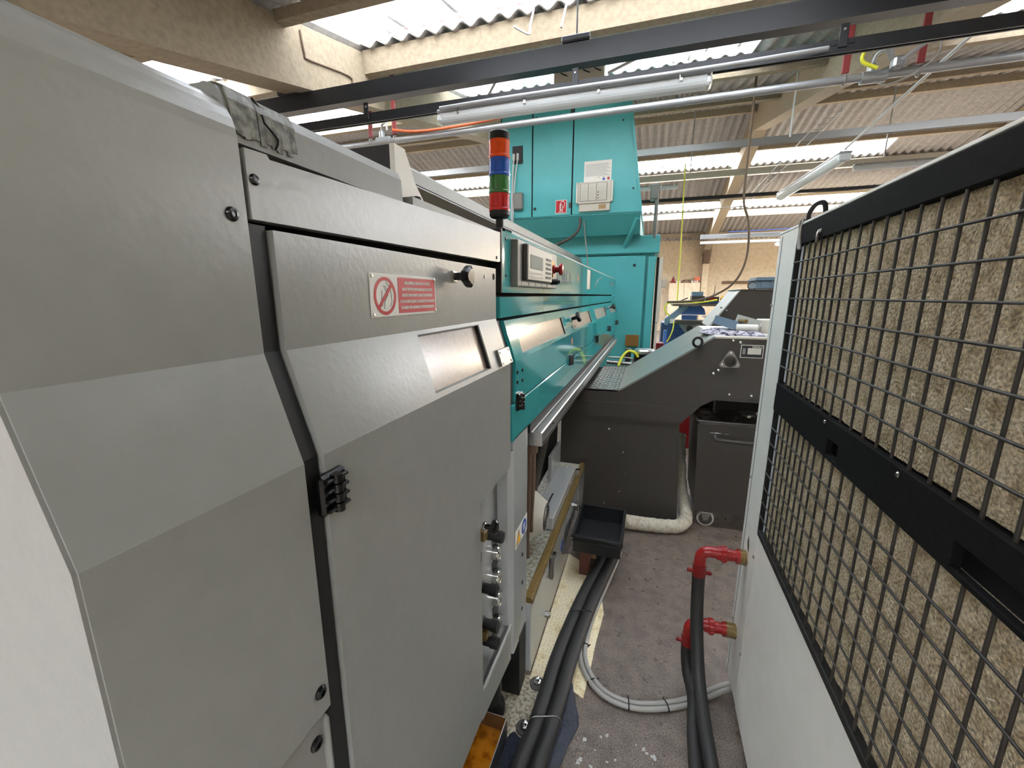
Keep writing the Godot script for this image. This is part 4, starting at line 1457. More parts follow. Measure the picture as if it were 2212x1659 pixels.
	lathe(s, [Vector2(0.066, 0.224), Vector2(0.05, 0.228), Vector2(0.02, 0.226), Vector2(0.0, 0.23)], mt, 24)
	part(mo, "fan_grille", s, M.charcoal)
	s = mb()
	for k in 3: torus(s, mt * Vector3(0, 0.2285, 0), Vector3(1, 0, 0), 0.022 + 0.016 * k, 0.0018, 20)
	part(mo, "grille_rings", s, M.steel)
	# copper pipes and strut under the beam
	for e in [[-0.402, -1.46, 0.0], [-0.39, -1.47, 0.03]]:
		s = mb()
		tube(s, smooth([Vector3(e[0], 0.95, e[1]), Vector3(e[0], 0.8, e[1]), Vector3(e[0] - 0.012, 0.6 + e[2], e[1] - 0.02), Vector3(e[0] - 0.02, 0.42 + e[2] * 4.0, e[1] - 0.05)]), 0.009, 10)
		var o := part(t, "drain_pipe", s, M.copper_brown, "brown drain pipe")
		s = mb()
		box(s, Vector3(e[0] - 0.015, 0.905, e[1] - 0.015), Vector3(e[0] + 0.015, 0.955, e[1] + 0.015), 0.003)
		part(o, "pipe_nut", s, M.copper_brown)
	s = mb()
	tube(s, [Vector3(-0.43, 0.90, -1.86), Vector3(-0.52, 0.44, -1.84)], 0.026, 14)
	part(t, "gas_strut", s, M.charcoal)
	s = mb()
	prism(s, [Vector2(-1.55, 0.95), Vector2(-2.74, 0.95), Vector2(-2.70, 0.43), Vector2(-1.95, 0.40)], "x", -0.62, -0.55)
	part(t, "lower_frame", s, M.gap_black)
	for z in [-1.5, -2.6, -5.2]:
		s = mb()
		box(s, Vector3(-0.95, 0.0, z - 0.06), Vector3(-0.8, 1.08, z + 0.06), 0.004)
		part(t, "leg", s, M.charcoal)
	s = mb()
	box(s, Vector3(-0.52, 0.34, -2.56), Vector3(-0.495, 0.56, -2.30), 0.003)
	part(t, "end_bracket", s, M.base_grey)

func build_signal_tower() -> void:
	var c := Vector3(-0.436, 1.689, -1.225)
	var t := thing("signal_tower", "four-colour signal tower of amber, blue, green and red on the loader", "signal light", c)
	var s := mb()
	lathe(s, [Vector2(0.02, 0.0005), Vector2(0.02, 0.004), Vector2(0.0115, 0.006), Vector2(0.0115, 0.03), Vector2(0.026, 0.034), Vector2(0.03, 0.04), Vector2(0.03, 0.052), Vector2(0.0, 0.052)], Transform3D(Basis(), c), 24)
	part(t, "base", s, M.black_satin)
	var y := 0.052
	for k in 4:
		var m: Material = [M.lens_red, M.lens_green, M.lens_blue, M.lens_amber][k]
		s = mb()
		lathe(s, [Vector2(0.0, y), Vector2(0.031, y), Vector2(0.031, y + 0.006), Vector2(0.0295, y + 0.008), Vector2(0.029, y + 0.046), Vector2(0.0, y + 0.046)], Transform3D(Basis(), c), 28)
		var o := part(t, "lens", s, m, "%s translucent lens" % ["red", "green", "blue", "amber"][k])
		s = mb()
		lathe(s, [Vector2(0.0294, y + 0.036), Vector2(0.0297, y + 0.037), Vector2(0.0297, y + 0.046), Vector2(0.029, y + 0.0465)], Transform3D(Basis(), c), 28)
		for j in 9:
			var a := TAU * j / 9.0
			box(s, c + Vector3(cos(a) * 0.0288 - 0.001, y + 0.008, sin(a) * 0.0288 - 0.001), c + Vector3(cos(a) * 0.0288 + 0.001, y + 0.036, sin(a) * 0.0288 + 0.001))
		part(o, "lens_collar", s, m)
		y += 0.047
	s = mb()
	lathe(s, [Vector2(0.03, y - 0.001), Vector2(0.03, y + 0.018), Vector2(0.027, y + 0.022), Vector2(0.0, y + 0.023)], Transform3D(Basis(), c), 28)
	part(t, "cap", s, M.black_satin)

# ------------------------------------------------------------------ lathe at the end of the loader
func build_lathe() -> void:
	var t := thing("lathe", "tall turquoise lathe with overhanging switch cabinet at the loader's far end", "machine", Vector3(-0.9, 0, -6.5))
	var zf := -5.4
	var s := mb()
	prism(s, [Vector2(-1.90, 2.458), Vector2(-0.155, 2.448), Vector2(-0.36, 3.78), Vector2(-1.90, 3.78)], "z", zf, -7.2)
	part(t, "switch_cabinet", s, M.lathe_teal)
	# door leaves stand a little proud with dark joints
	for e in [[-1.885, -1.495], [-1.478, -0.995], [-0.978, -0.36]]:
		s = mb()
		var hi := 3.77
		if e[1] < -0.5:
			prism(s, [Vector2(e[0], 2.468), Vector2(e[1], 2.468), Vector2(e[1], hi), Vector2(e[0], hi)], "z", zf, zf + 0.012)
		else:
			prism(s, [Vector2(e[0], 2.468), Vector2(-0.185, 2.462), Vector2(-0.385, hi), Vector2(e[0], hi)], "z", zf, zf + 0.012)
		part(t, "cabinet_door", s, M.lathe_teal)
	s = mb()
	box(s, Vector3(-1.9, 2.47, zf - 0.001), Vector3(-0.4, 3.76, zf + 0.002))
	part(t, "door_joint", s, M.gap_black)
	s = mb()
	prism(s, [Vector2(-0.178, 2.455), Vector2(-0.152, 2.455), Vector2(-0.352, 3.78), Vector2(-0.378, 3.78)], "z", zf - 0.02, zf + 0.02)
	part(t, "corner_strip", s, M.lathe_teal)
	for e in [[-1.45, 2.56], [-1.44, 3.58], [-0.42, 3.45], [-0.27, 2.72], [-1.82, 3.3]]:
		s = mb()
		disc(s, Vector3(e[0], e[1], zf + 0.012), Vector3(0, 0, 1), 0.018 if e[0] < -1.4 else 0.01, 0.008, 0.002, 12)
		part(t, "lock", s, M.black_satin)
	for e in [[-1.005, 3.6], [-1.0, 2.575]]:
		s = mb()
		box(s, Vector3(e[0] - 0.02, e[1] - 0.03, zf + 0.01), Vector3(e[0] + 0.012, e[1] + 0.03, zf + 0.03), 0.004)
		part(t, "door_hinge", s, M.charcoal)
	# sloping underside and neck
	s = mb()
	prism(s, [Vector2(zf, 2.448), Vector2(-5.62, 2.24), Vector2(-5.80, 2.24), Vector2(-5.80, 2.02), Vector2(-7.2, 2.02), Vector2(-7.2, 2.458)], "x", -1.86, -0.17)
	part(t, "underside", s, M.lathe_teal)
	s = mb()
	box(s, Vector3(-2.0, 2.03, -7.4), Vector3(0.075, 2.245, -5.78), 0.006)
	part(t, "top_beam", s, M.lathe_teal)
	s = mb()
	tube(s, [Vector3(-0.2, 2.41, -5.46), Vector3(-0.36, 2.10, -5.82)], 0.035, 12)
	part(t, "brace_tube", s, M.lathe_teal)
	s = mb()
	box(s, Vector3(-2.0, 0.0, -7.4), Vector3(0.02, 2.03, -5.86), 0.006)
	part(t, "body", s, M.lathe_teal)
	s = mb()
	box(s, Vector3(-1.9, 0.25, -5.86), Vector3(-0.088, 2.0, -5.78), 0.008)
	part(t, "front_door", s, M.lathe_teal)
	s = mb()
	box(s, Vector3(-0.055, 0.25, -5.86), Vector3(0.04, 1.985, -5.78), 0.008)
	part(t, "side_door", s, M.lathe_teal)
	s = mb()
	disc(s, Vector3(-0.22, 1.88, -5.78), Vector3(0, 0, 1), 0.018, 0.008, 0.002, 12)
	part(t, "lock", s, M.black_satin)
	s = mb()
	box(s, Vector3(0.05, 0.02, -6.1), Vector3(0.078, 1.98, -5.85), 0.003)
	part(t, "side_seal", s, M.black_satin)
	for e in [[1.16, 1.97], [0.05, 1.15]]:
		s = mb()
		box(s, Vector3(0.08, e[0], -6.2), Vector3(0.125 if e[0] > 1 else 0.11, e[1], -5.75), 0.004)
		part(t, "side_guard", s, M.box_beige, "pale grey side guard")
	s = mb()
	box(s, Vector3(0.125, 1.6, -5.9), Vector3(0.18, 1.71, -5.8), 0.006)
	part(t, "side_switch", s, M.box_beige)
	s = mb()
	box(s, Vector3(-0.28, 0.84, -5.78), Vector3(-0.11, 0.99, -5.72), 0.006)
	part(t, "terminal_box", s, M.mustard, "mustard terminal box")
	# cables up the cabinet face
	s = mb()
	box(s, Vector3(-1.74, 3.10, zf + 0.012), Vector3(-1.61, 3.30, zf + 0.03), 0.004)
	var sk := part(t, "socket_panel", s, M.black_satin)
	for k in 2:
		s = mb()
		box(s, Vector3(-1.73 + 0.05 * k, 3.13, zf + 0.03), Vector3(-1.70 + 0.05 * k, 3.21, zf + 0.06), 0.006)
		tube(s, smooth([Vector3(-1.715 + 0.05 * k, 3.14, zf + 0.05), Vector3(-1.73 + 0.03 * k, 2.9, zf + 0.05), Vector3(-1.74 + 0.02 * k, 2.6, zf + 0.05), Vector3(-1.75 + 0.02 * k, 2.3, zf + 0.05)]), 0.009, 6)
		part(sk, "plug_lead", s, M.cable_white)
	s = mb()
	box(s, Vector3(-1.73, 2.56, zf + 0.012), Vector3(-1.60, 2.76, zf + 0.06), 0.012)
	part(t, "isolator_box", s, M.cover_grey)
	# notices
	s = mb()
	box(s, Vector3(-1.185, 2.49, zf + 0.012), Vector3(-1.045, 2.645, zf + 0.014))
	var fs := part(t, "extinguisher_sign", s, M.white_print, "red fire extinguisher sign with white edge")
	s = mb()
	box(s, Vector3(-1.178, 2.497, zf + 0.014), Vector3(-1.052, 2.638, zf + 0.015))
	part(fs, "sign_field", s, M.red_print)
	s = mb()
	var zz := zf + 0.0155
	box(s, Vector3(-1.132, 2.525, zz - 0.001), Vector3(-1.118, 2.60, zz + 0.001))
	box(s, Vector3(-1.132, 2.520, zz - 0.001), Vector3(-1.095, 2.532, zz + 0.001))
	tube(s, smooth([Vector3(-1.122, 2.612, zz), Vector3(-1.108, 2.626, zz), Vector3(-1.088, 2.628, zz), Vector3(-1.072, 2.608, zz), Vector3(-1.074, 2.578, zz), Vector3(-1.09, 2.552, zz), Vector3(-1.104, 2.535, zz)]), 0.004, 5)
	tube(s, smooth([Vector3(-1.124, 2.605, zz), Vector3(-1.105, 2.592, zz), Vector3(-1.098, 2.57, zz), Vector3(-1.099, 2.55, zz)]), 0.003, 5)
	box(s, Vector3(-1.145, 2.505, zz - 0.001), Vector3(-1.085, 2.511, zz + 0.001))
	part(fs, "sign_pictogram", s, M.white_print)
	s = mb()
	box(s, Vector3(-0.845, 2.82, zf + 0.012), Vector3(-0.525, 3.05, zf + 0.014))
	var pn := part(t, "notice_sheet", s, M.white_print, "white printed notice sheet")
	s = mb()
	for k in 11: box(s, Vector3(-0.83, 2.885 + 0.0125 * k, zf + 0.014), Vector3(-0.545 - 0.02 * (k % 3), 2.891 + 0.0125 * k, zf + 0.0145))
	for k in 3: disc(s, Vector3(-0.67 + 0.055 * k, 2.868, zf + 0.014), Vector3(0, 0, 1), 0.008, 0.0005, 0, 8)
	part(pn, "notice_print", s, M.pale_print)
	s = mb()
	disc(s, Vector3(-0.612, 2.845, zf + 0.014), Vector3(0, 0, 1), 0.015, 0.0006, 0, 14)
	part(pn, "blue_symbol", s, M.blue_print)
	s = mb()
	disc(s, Vector3(-0.558, 2.848, zf + 0.014), Vector3(0, 0, 1), 0.015, 0.0006, 0, 14)
	part(pn, "red_symbol", s, M.red_print)
	s = mb()
	box(s, Vector3(-0.905, 2.575, zf + 0.012), Vector3(-0.515, 2.815, zf + 0.06), 0.006)
	var cm := part(t, "monitor_box", s, M.box_beige, "beige monitoring box with printed front")
	for x in [-0.925, -0.515]:
		s = mb()
		box(s, Vector3(x, 2.585, zf + 0.012), Vector3(x + 0.02, 2.815, zf + 0.075), 0.005)
		part(cm, "side_rail", s, M.white_print)
	s = mb()
	box(s, Vector3(-0.88, 2.60, zf + 0.06), Vector3(-0.56, 2.80, zf + 0.062))
	part(cm, "front_plate", s, M.cover_grey)
	for x in [[-0.872, -0.785], [-0.778, -0.69], [-0.682, -0.568]]:
		s = mb()
		box(s, Vector3(x[0], 2.606, zf + 0.062), Vector3(x[1], 2.795, zf + 0.0635))
		part(cm, "front_foil", s, M.box_beige)
		s = mb()
		for k in 7: box(s, Vector3(x[0] + 0.012, 2.625 + 0.021 * k, zf + 0.0635), Vector3(x[1] - 0.02 - 0.012 * (k % 2), 2.631 + 0.021 * k, zf + 0.064))
		part(cm, "foil_print", s, M.pale_print)
	s = mb()
	for k in 3: disc(s, Vector3(-0.665, 2.63 + 0.032 * k, zf + 0.0635), Vector3(0, 0, 1), 0.007, 0.002, 0, 10)
	part(cm, "fuse_caps", s, M.black_satin)
	s = mb()
	box(s, Vector3(-0.89, 2.49, zf + 0.012), Vector3(-0.525, 2.575, zf + 0.045), 0.004)
	part(cm, "lower_cover", s, M.box_beige)
	s = mb()
	box(s, Vector3(-0.655, 2.51, zf + 0.045), Vector3(-0.57, 2.56, zf + 0.046))
	part(cm, "rating_sticker", s, M.cardboard)
	# hose under the head
	s = mb()
	tube(s, smooth([Vector3(-0.88, 2.43, -5.42), Vector3(-0.89, 2.3, -5.4), Vector3(-0.98, 2.2, -5.38), Vector3(-1.15, 2.12, -5.36), Vector3(-1.35, 2.02, -5.34)]), 0.018, 10)
	part(t, "lead", s, M.charcoal)
	s = mb()
	tube(s, [Vector3(-0.84, 2.4, -5.45), Vector3(-0.78, 1.8, -5.6)], 0.008, 6)
	part(t, "lead", s, M.cable_grey)
	# device on the corner beyond
	s = mb()
	box(s, Vector3(-0.08, 2.66, -5.9), Vector3(0.02, 2.84, -5.75), 0.01)
	tube(s, [Vector3(0.0, 2.2, -5.8), Vector3(0.0, 2.66, -5.8)], 0.025, 10)
	part(t, "mast", s, M.cover_grey)

# ------------------------------------------------------------------ chip conveyor
func build_conveyor() -> void:
	var zf := -2.78
	var zb := -3.75
	var t := thing("chip_conveyor", "charcoal steel chip conveyor with rising trough across the aisle end", "conveyor", Vector3(0.2, 0, -3.2))
	var s := mb()
	prism(s, [Vector2(-0.54, 0.0), Vector2(0.267, 0.0), Vector2(0.232, 0.69), Vector2(0.30, 0.77), Vector2(-0.54, 0.79)], "z", zf - 0.006, zb)
	var pl := part(t, "plinth", s, M.charcoal)
	for e in [[-0.33, 0.74], [-0.21, 0.61], [-0.11, 0.45], [-0.09, 0.30], [-0.12, 0.165], [-0.22, 0.06]]:
		s = mb()
		disc(s, Vector3(e[0], e[1], zf - 0.006), Vector3(0, 0, 1), 0.008, 0.005, 0.002, 8)
		part(pl, "bolt", s, M.chrome)
	s = mb()
	prism(s, [Vector2(-0.55, 0.80), Vector2(0.335, 0.81), Vector2(0.43, 0.87), Vector2(1.15, 0.87), Vector2(1.15, 1.257), Vector2(0.387, 1.257), Vector2(-0.163, 0.884), Vector2(-0.55, 0.884)], "z", zf, zf - 0.012)
	part(t, "side_plate", s, M.charcoal)
	s = mb()
	prism(s, [Vector2(-0.55, 0.70), Vector2(0.24, 0.70), Vector2(0.335, 0.81), Vector2(-0.55, 0.80)], "z", zf + 0.012, zf)
	part(t, "drip_ledge", s, M.charcoal)
	s = mb()
	prism(s, [Vector2(-0.163, 0.872), Vector2(0.387, 1.245), Vector2(1.15, 1.245), Vector2(1.15, 0.87), Vector2(0.43, 0.87), Vector2(0.335, 0.81), Vector2(-0.55, 0.80), Vector2(-0.55, 0.872)], "z", zf - 0.012, zb)
	part(t, "trough", s, M.charcoal)
	s = mb()
	prism(s, [Vector2(-0.163, 0.8725), Vector2(0.387, 1.2455), Vector2(0.387, 1.2565), Vector2(-0.163, 0.8835)], "z", zf + 0.003, zb)
	part(t, "sloping_lid", s, M.charcoal_edge, "smooth grey-green sloping lid")
	s = mb()
	box(s, Vector3(0.387, 1.245, zb), Vector3(1.15, 1.257, zf + 0.003), 0.002)
	part(t, "top_lid", s, M.box_beige)
	# chequer plate
	s = mb()
	box(s, Vector3(-0.36, 0.872, zb - 0.05), Vector3(-0.165, 0.885, zf), 0.001)
	var ck := part(t, "chequer_plate", s, M.chequer_base, "bright chequer plate")
	s = mb()
	var k := 0
	for r in 22:
		for c in 7:
			var p := Vector3(-0.345 + 0.027 * c + (0.006 if r % 2 else 0.0), 0.886, zf - 0.03 - 0.043 * r)
			boxt(s, Transform3D(Basis(Vector3.UP, 0.5 if (r + c) % 2 else -0.5), p), Vector3(0.024, 0.005, 0.011), 0.002)
			k += 1
	var tread := part(ck, "tread_bars", s, M.chequer_bar)
	tread.set_meta("kind", "stuff")
	# lifting eye
	s = mb()
	torus(s, Vector3(0.292, 1.222, zf + 0.02), Vector3(0.3, 0, 1), 0.027, 0.008, 24)
	part(t, "lifting_eye", s, M.black_satin)
	# flanged shaft bearing
	s = mb()
	var fl := []
	for i in 3:
		for j in 5:
			var a := PI / 2 + TAU * i / 3.0 + (j - 2) * 0.22
			var c := Vector2(0.483, 1.112) + Vector2(cos(PI / 2 + TAU * i / 3.0), sin(PI / 2 + TAU * i / 3.0)) * 0.047
			fl.append(c + Vector2(cos(a + (j - 2) * 0.3), sin(a + (j - 2) * 0.3)) * 0.016)
	prism(s, fl, "z", zf, zf + 0.006)
	var fb := part(t, "bearing_flange", s, M.steel, "triangular steel bearing flange")
	s = mb()
	lathe(s, [Vector2(0.034, 0), Vector2(0.034, 0.02), Vector2(0.024, 0.022), Vector2(0.024, 0.004), Vector2(0, 0.004)], along(Vector3(0.483, 1.112, zf + 0.006), Vector3(0, 0, 1)), 22)
	part(fb, "bearing_housing", s, M.charcoal)
	for i in 3:
		s = mb()
		var a := PI / 2 + TAU * i / 3.0
		disc(s, Vector3(0.483 + cos(a) * 0.047, 1.112 + sin(a) * 0.047, zf + 0.006), Vector3(0, 0, 1), 0.007, 0.005, 0.002, 8)
		part(fb, "bolt", s, M.chrome)
	for e in [[0.49, 1.235], [0.53, 1.225], [0.40, 1.03], [0.425, 1.052], [0.50, 0.905], [0.62, 0.905]]:
		s = mb()
		disc(s, Vector3(e[0], e[1], zf), Vector3(0, 0, 1), 0.008, 0.004, 0.002, 10)
		part(t, "bolt", s, M.chrome)
	# name plate
	s = mb()
	box(s, Vector3(0.534, 1.135, zf), Vector3(0.655, 1.213, zf + 0.0015))
	var np := part(t, "name_plate", s, M.white_print, "black name plate with white border")
	s = mb()
	box(s, Vector3(0.538, 1.139, zf + 0.0015), Vector3(0.651, 1.209, zf + 0.002))
	part(np, "plate_field", s, M.dark_print)
	words(np, "plate_lettering", "KNOLL", 0.010, M.white_print, facing_z(Vector3(0.622, 1.201, zf + 0.0024)), 1.25, 800)
	s = mb()
	box(s, Vector3(0.572, 1.157, zf + 0.002), Vector3(0.643, 1.194, zf + 0.0025))
	part(np, "data_field", s, M.white_print)
	s = mb()
	for i in 4: box(s, Vector3(0.576, 1.161 + 0.008 * i, zf + 0.0025), Vector3(0.639, 1.1625 + 0.008 * i, zf + 0.003))
	for i in 4: box(s, Vector3(0.545, 1.158 + 0.009 * i, zf + 0.002), Vector3(0.56, 1.164 + 0.009 * i, zf + 0.0026))
	part(np, "data_lines", s, M.pale_print)
	# discharge chute over the bin
	s = mb()
	prism(s, [Vector2(0.425, 0.87), Vector2(0.435, 0.87), Vector2(0.435, 0.765), Vector2(0.425, 0.765)], "z", zf - 0.05, -3.3)
	box(s, Vector3(0.43, 0.765, -3.3), Vector3(1.1, 0.87, -3.28))
	part(t, "discharge_chute", s, M.black_satin)
	s = mb()
	box(s, Vector3(0.43, 0.88, zf), Vector3(0.7, 0.92, zf + 0.003), 0.001)
	part(t, "chute_strip", s, M.charcoal)
	# pump and switch at the back of the trough
	s = mb()
	lathe(s, [Vector2(0, 0.0), Vector2(0.09, 0.0), Vector2(0.09, 0.11), Vector2(0.075, 0.13), Vector2(0.0, 0.13)], Transform3D(Basis(), Vector3(-0.02, 0.886, -3.95)), 20)
	part(t, "pump_motor", s, M.black_satin)
	s = mb()
	lathe(s, [Vector2(0.092, 0.10), Vector2(0.092, 0.125), Vector2(0.08, 0.138), Vector2(0.0, 0.138)], Transform3D(Basis(), Vector3(-0.02, 0.886, -3.95)), 20)
	part(t, "pump_cap", s, M.aluminium)
	s = mb()
	box(s, Vector3(-0.185, 0.90, -3.95), Vector3(-0.135, 1.03, -3.9), 0.006)
	part(t, "limit_switch", s, M.charcoal)
	s = mb()
	tube(s, smooth([Vector3(-0.33, 0.95, -3.85), Vector3(-0.14, 0.95, -3.85), Vector3(-0.115, 0.93, -3.85), Vector3(-0.115, 0.89, -3.85)]), 0.008, 8)
	tube(s, [Vector3(-0.34, 0.905, -3.86), Vector3(-0.12, 0.895, -3.86)], 0.02, 10)
	part(t, "guard_bar", s, M.steel)
	s = mb()
	tube(s, smooth([Vector3(-0.23, 0.886, -3.78), Vector3(-0.21, 0.95, -3.82), Vector3(-0.16, 1.01, -3.85), Vector3(-0.10, 1.0, -3.86), Vector3(-0.07, 0.96, -3.865)]), 0.012, 8)
	solo("sensor_cable", "yellow cable arching behind the chequer plate", "cable", s, M.cord_yellow)

	# things lying on the conveyor
	s = mb()
	cloth(s, [Vector2(0.33, -3.1), Vector2(0.40, -2.88), Vector2(0.55, -2.86), Vector2(0.69, -2.85), Vector2(0.68, -3.05), Vector2(0.66, -3.3), Vector2(0.5, -3.35), Vector2(0.38, -3.28)], 1.257, 0.028, 5, 14.0)
	solo("striped_rag", "white rag with navy stripes spread on the conveyor lid", "rag", s, M.rag_white)
	for e in [[Vector3(0.50, 1.318, -3.12), -0.5, "grey open channel bracket leaning on the rag"], [Vector3(0.635, 1.325, -3.14), -0.45, "pale bent metal cover lying on the rag"]]:
		s = mb()
		var b := Basis(Vector3(0, 0, 1), -0.28) * Basis(Vector3.UP, e[1])
		var pr := []
		for i in 7: pr.append(Vector2(-0.032 + 0.0107 * i, -0.02 + 0.016 * sin(PI * i / 6.0)))
		var poly := [Vector2(-0.036, 0.03)] + pr + [Vector2(0.036, 0.03), Vector2(0.041, 0.03), Vector2(0.038, -0.026), Vector2(-0.038, -0.026), Vector2(-0.041, 0.03)]
		var s2 := mb()
		prism(s2, poly, "x", -0.075, 0.075)
		s.append_from(s2.commit(), 0, Transform3D(b, e[0]))
		solo("metal_channel", e[2], "bracket", s, M.crate_blue if e[1] < -0.47 else M.pale_print)
	s = mb()
	tube(s, [Vector3(0.545, 1.292, -3.05), Vector3(0.665, 1.292, -3.03)], 0.026, 16)
	solo("white_roll", "white plastic tube lying on the rag", "tube", s, M.paper)
	s = mb()
	tube(s, [Vector3(0.575, 1.335, -3.14), Vector3(0.60, 1.335, -3.06)], 0.014, 12)
	solo("brass_plug", "small brass plug between the metal brackets", "plug", s, M.brass_rail)
	s = mb()
	box(s, Vector3(0.70, 1.257, -3.25), Vector3(0.86, 1.345, -3.12), 0.003)
	solo("cardboard_box", "small cream cardboard box on the conveyor beside the brackets", "box", s, M.paper)

# ------------------------------------------------------------------ wheeled chip bin
func build_bin() -> void:
	var t := thing("chip_bin", "dark grey wheeled chip bin under the conveyor discharge", "bin", Vector3(0.65, 0, -2.95))
	var s := mb()
	# tapered walls
	var lo := [Vector2(0.365, -2.77), Vector2(0.95, -2.77), Vector2(0.95, -3.28), Vector2(0.365, -3.28)]
	var hi := [Vector2(0.335, -2.74), Vector2(0.98, -2.74), Vector2(0.98, -3.31), Vector2(0.335, -3.31)]
	for i in 4:
		var j := (i + 1) % 4
		var a := Vector3(lo[i].x, 0.11, lo[i].y)
		var b := Vector3(lo[j].x, 0.11, lo[j].y)
		var c := Vector3(hi[j].x, 0.72, hi[j].y)
		var d := Vector3(hi[i].x, 0.72, hi[i].y)
		var out := (a + b) * 0.5 - Vector3(0.65, 0.11, -3.02)
		face(s, [a, b, c, d], out)
		var inset := Vector3(0.65, 0, -3.02)
		face(s, [a.lerp(Vector3(inset.x, a.y, inset.z), 0.02), b.lerp(Vector3(inset.x, b.y, inset.z), 0.02), c.lerp(Vector3(inset.x, c.y, inset.z), 0.02), d.lerp(Vector3(inset.x, d.y, inset.z), 0.02)], -out)
	face(s, [Vector3(0.365, 0.11, -2.77), Vector3(0.95, 0.11, -2.77), Vector3(0.95, 0.11, -3.28), Vector3(0.365, 0.11, -3.28)], Vector3.DOWN)
	part(t, "tub", s, M.charcoal)
	s = mb()
	for e in [[Vector3(0.325, 0.715, -2.74), Vector3(0.99, 0.74, -2.725)], [Vector3(0.325, 0.715, -3.32), Vector3(0.99, 0.74, -3.305)], [Vector3(0.325, 0.715, -3.32), Vector3(0.34, 0.74, -2.725)], [Vector3(0.975, 0.715, -3.32), Vector3(0.99, 0.74, -2.725)]]:
		box(s, e[0], e[1], 0.003)
	part(t, "rim", s, M.charcoal)
	s = mb()
	prism(s, [Vector2(-2.7445, 0.715), Vector2(-2.739, 0.715), Vector2(-2.751, 0.475), Vector2(-2.7565, 0.475)], "x", 0.352, 0.97)
	part(t, "front_plate", s, M.charcoal)
	s = mb()
	tube(s, smooth([Vector3(0.43, 0.655, -2.75), Vector3(0.435, 0.648, -2.715), Vector3(0.46, 0.632, -2.70), Vector3(0.65, 0.628, -2.70), Vector3(0.85, 0.628, -2.70), Vector3(0.87, 0.65, -2.75)]), 0.011, 10)
	part(t, "push_handle", s, M.charcoal)
	s = mb()
	cloth(s, [Vector2(0.37, -2.76), Vector2(0.65, -2.75), Vector2(0.95, -2.76), Vector2(0.97, -3.0), Vector2(0.95, -3.28), Vector2(0.65, -3.29), Vector2(0.37, -3.28), Vector2(0.35, -3.0)], 0.66, 0.06, 9, 30.0)
	var sw := part(t, "swarf", s, M.steel, "heap of metal swarf")
	sw.set_meta("kind", "stuff")
	for e in [[0.44, -2.80], [0.80, -2.80], [0.44, -3.24], [0.80, -3.24]]:
		s = mb()
		box(s, Vector3(e[0] - 0.035, 0.095, e[1] - 0.035), Vector3(e[0] + 0.035, 0.108, e[1] + 0.035), 0.002)
		for d in [-0.02, 0.02]:
			prism(s, [Vector2(e[0] - 0.03, 0.095), Vector2(e[0] + 0.03, 0.095), Vector2(e[0] + 0.012, 0.045), Vector2(e[0] - 0.012, 0.045)], "z", e[1] + d - 0.002, e[1] + d + 0.002)
		var c := part(t, "caster", s, M.steel)
		s = mb()
		lathe(s, [Vector2(0.042, -0.014), Vector2(0.052, -0.012), Vector2(0.054, 0.0), Vector2(0.052, 0.012), Vector2(0.042, 0.014)], along(Vector3(e[0], 0.054, e[1]), Vector3(0, 0, 1)), 28)
		part(c, "tyre", s, M.caster_white, "pale worn tyre")
		s = mb()
		lathe(s, [Vector2(0.0, -0.016), Vector2(0.014, -0.016), Vector2(0.016, -0.009), Vector2(0.043, -0.009), Vector2(0.043, 0.009), Vector2(0.016, 0.009), Vector2(0.014, 0.016), Vector2(0, 0.016)], along(Vector3(e[0], 0.054, e[1]), Vector3(0, 0, 1)), 20)
		part(c, "wheel_hub", s, M.charcoal)
	# white cloth sock drain
	s = mb()
	var pts := smooth([Vector3(-0.12, 0.048, -2.60), Vector3(-0.02, 0.045, -2.60), Vector3(0.10, 0.043, -2.615), Vector3(0.20, 0.04, -2.63), Vector3(0.275, 0.042, -2.665), Vector3(0.318, 0.046, -2.75), Vector3(0.316, 0.07, -2.88), Vector3(0.30, 0.16, -3.0), Vector3(0.288, 0.30, -3.12), Vector3(0.29, 0.45, -3.3)], 7)
	var rr := noise(3.0, 8, 2)
	for i in pts.size():
		pts[i] += Vector3(rr.get_noise_1d(i * 0.11), absf(rr.get_noise_1d(i * 0.2 + 5)), rr.get_noise_1d(i * 0.13 + 9)) * 0.008
	tube(s, pts, 0.046, 18, 0.036)
	solo("filter_sock", "dirty white cloth filter sock lying at the conveyor foot", "filter sock", s, M.sock_cloth)
	s = mb()
	prism(s, [Vector2(0.28, 0.0), Vector2(0.40, 0.0), Vector2(0.40, 0.3), Vector2(0.28, 0.3)], "z", -4.3, -4.32)
	box(s, Vector3(0.28, 0.0, -4.6), Vector3(0.29, 0.34, -4.3))
	box(s, Vector3(0.28, 0.0, -4.6), Vector3(0.75, 0.01, -4.3))
	box(s, Vector3(0.28, 0.0, -4.6), Vector3(0.75, 0.34, -4.59))
	box(s, Vector3(0.40, 0.0, -4.32), Vector3(0.75, 0.12, -4.3))
	solo("storage_bin", "small red open-front storage bin seen between conveyor and chip bin", "storage bin", s, M.red_dark)

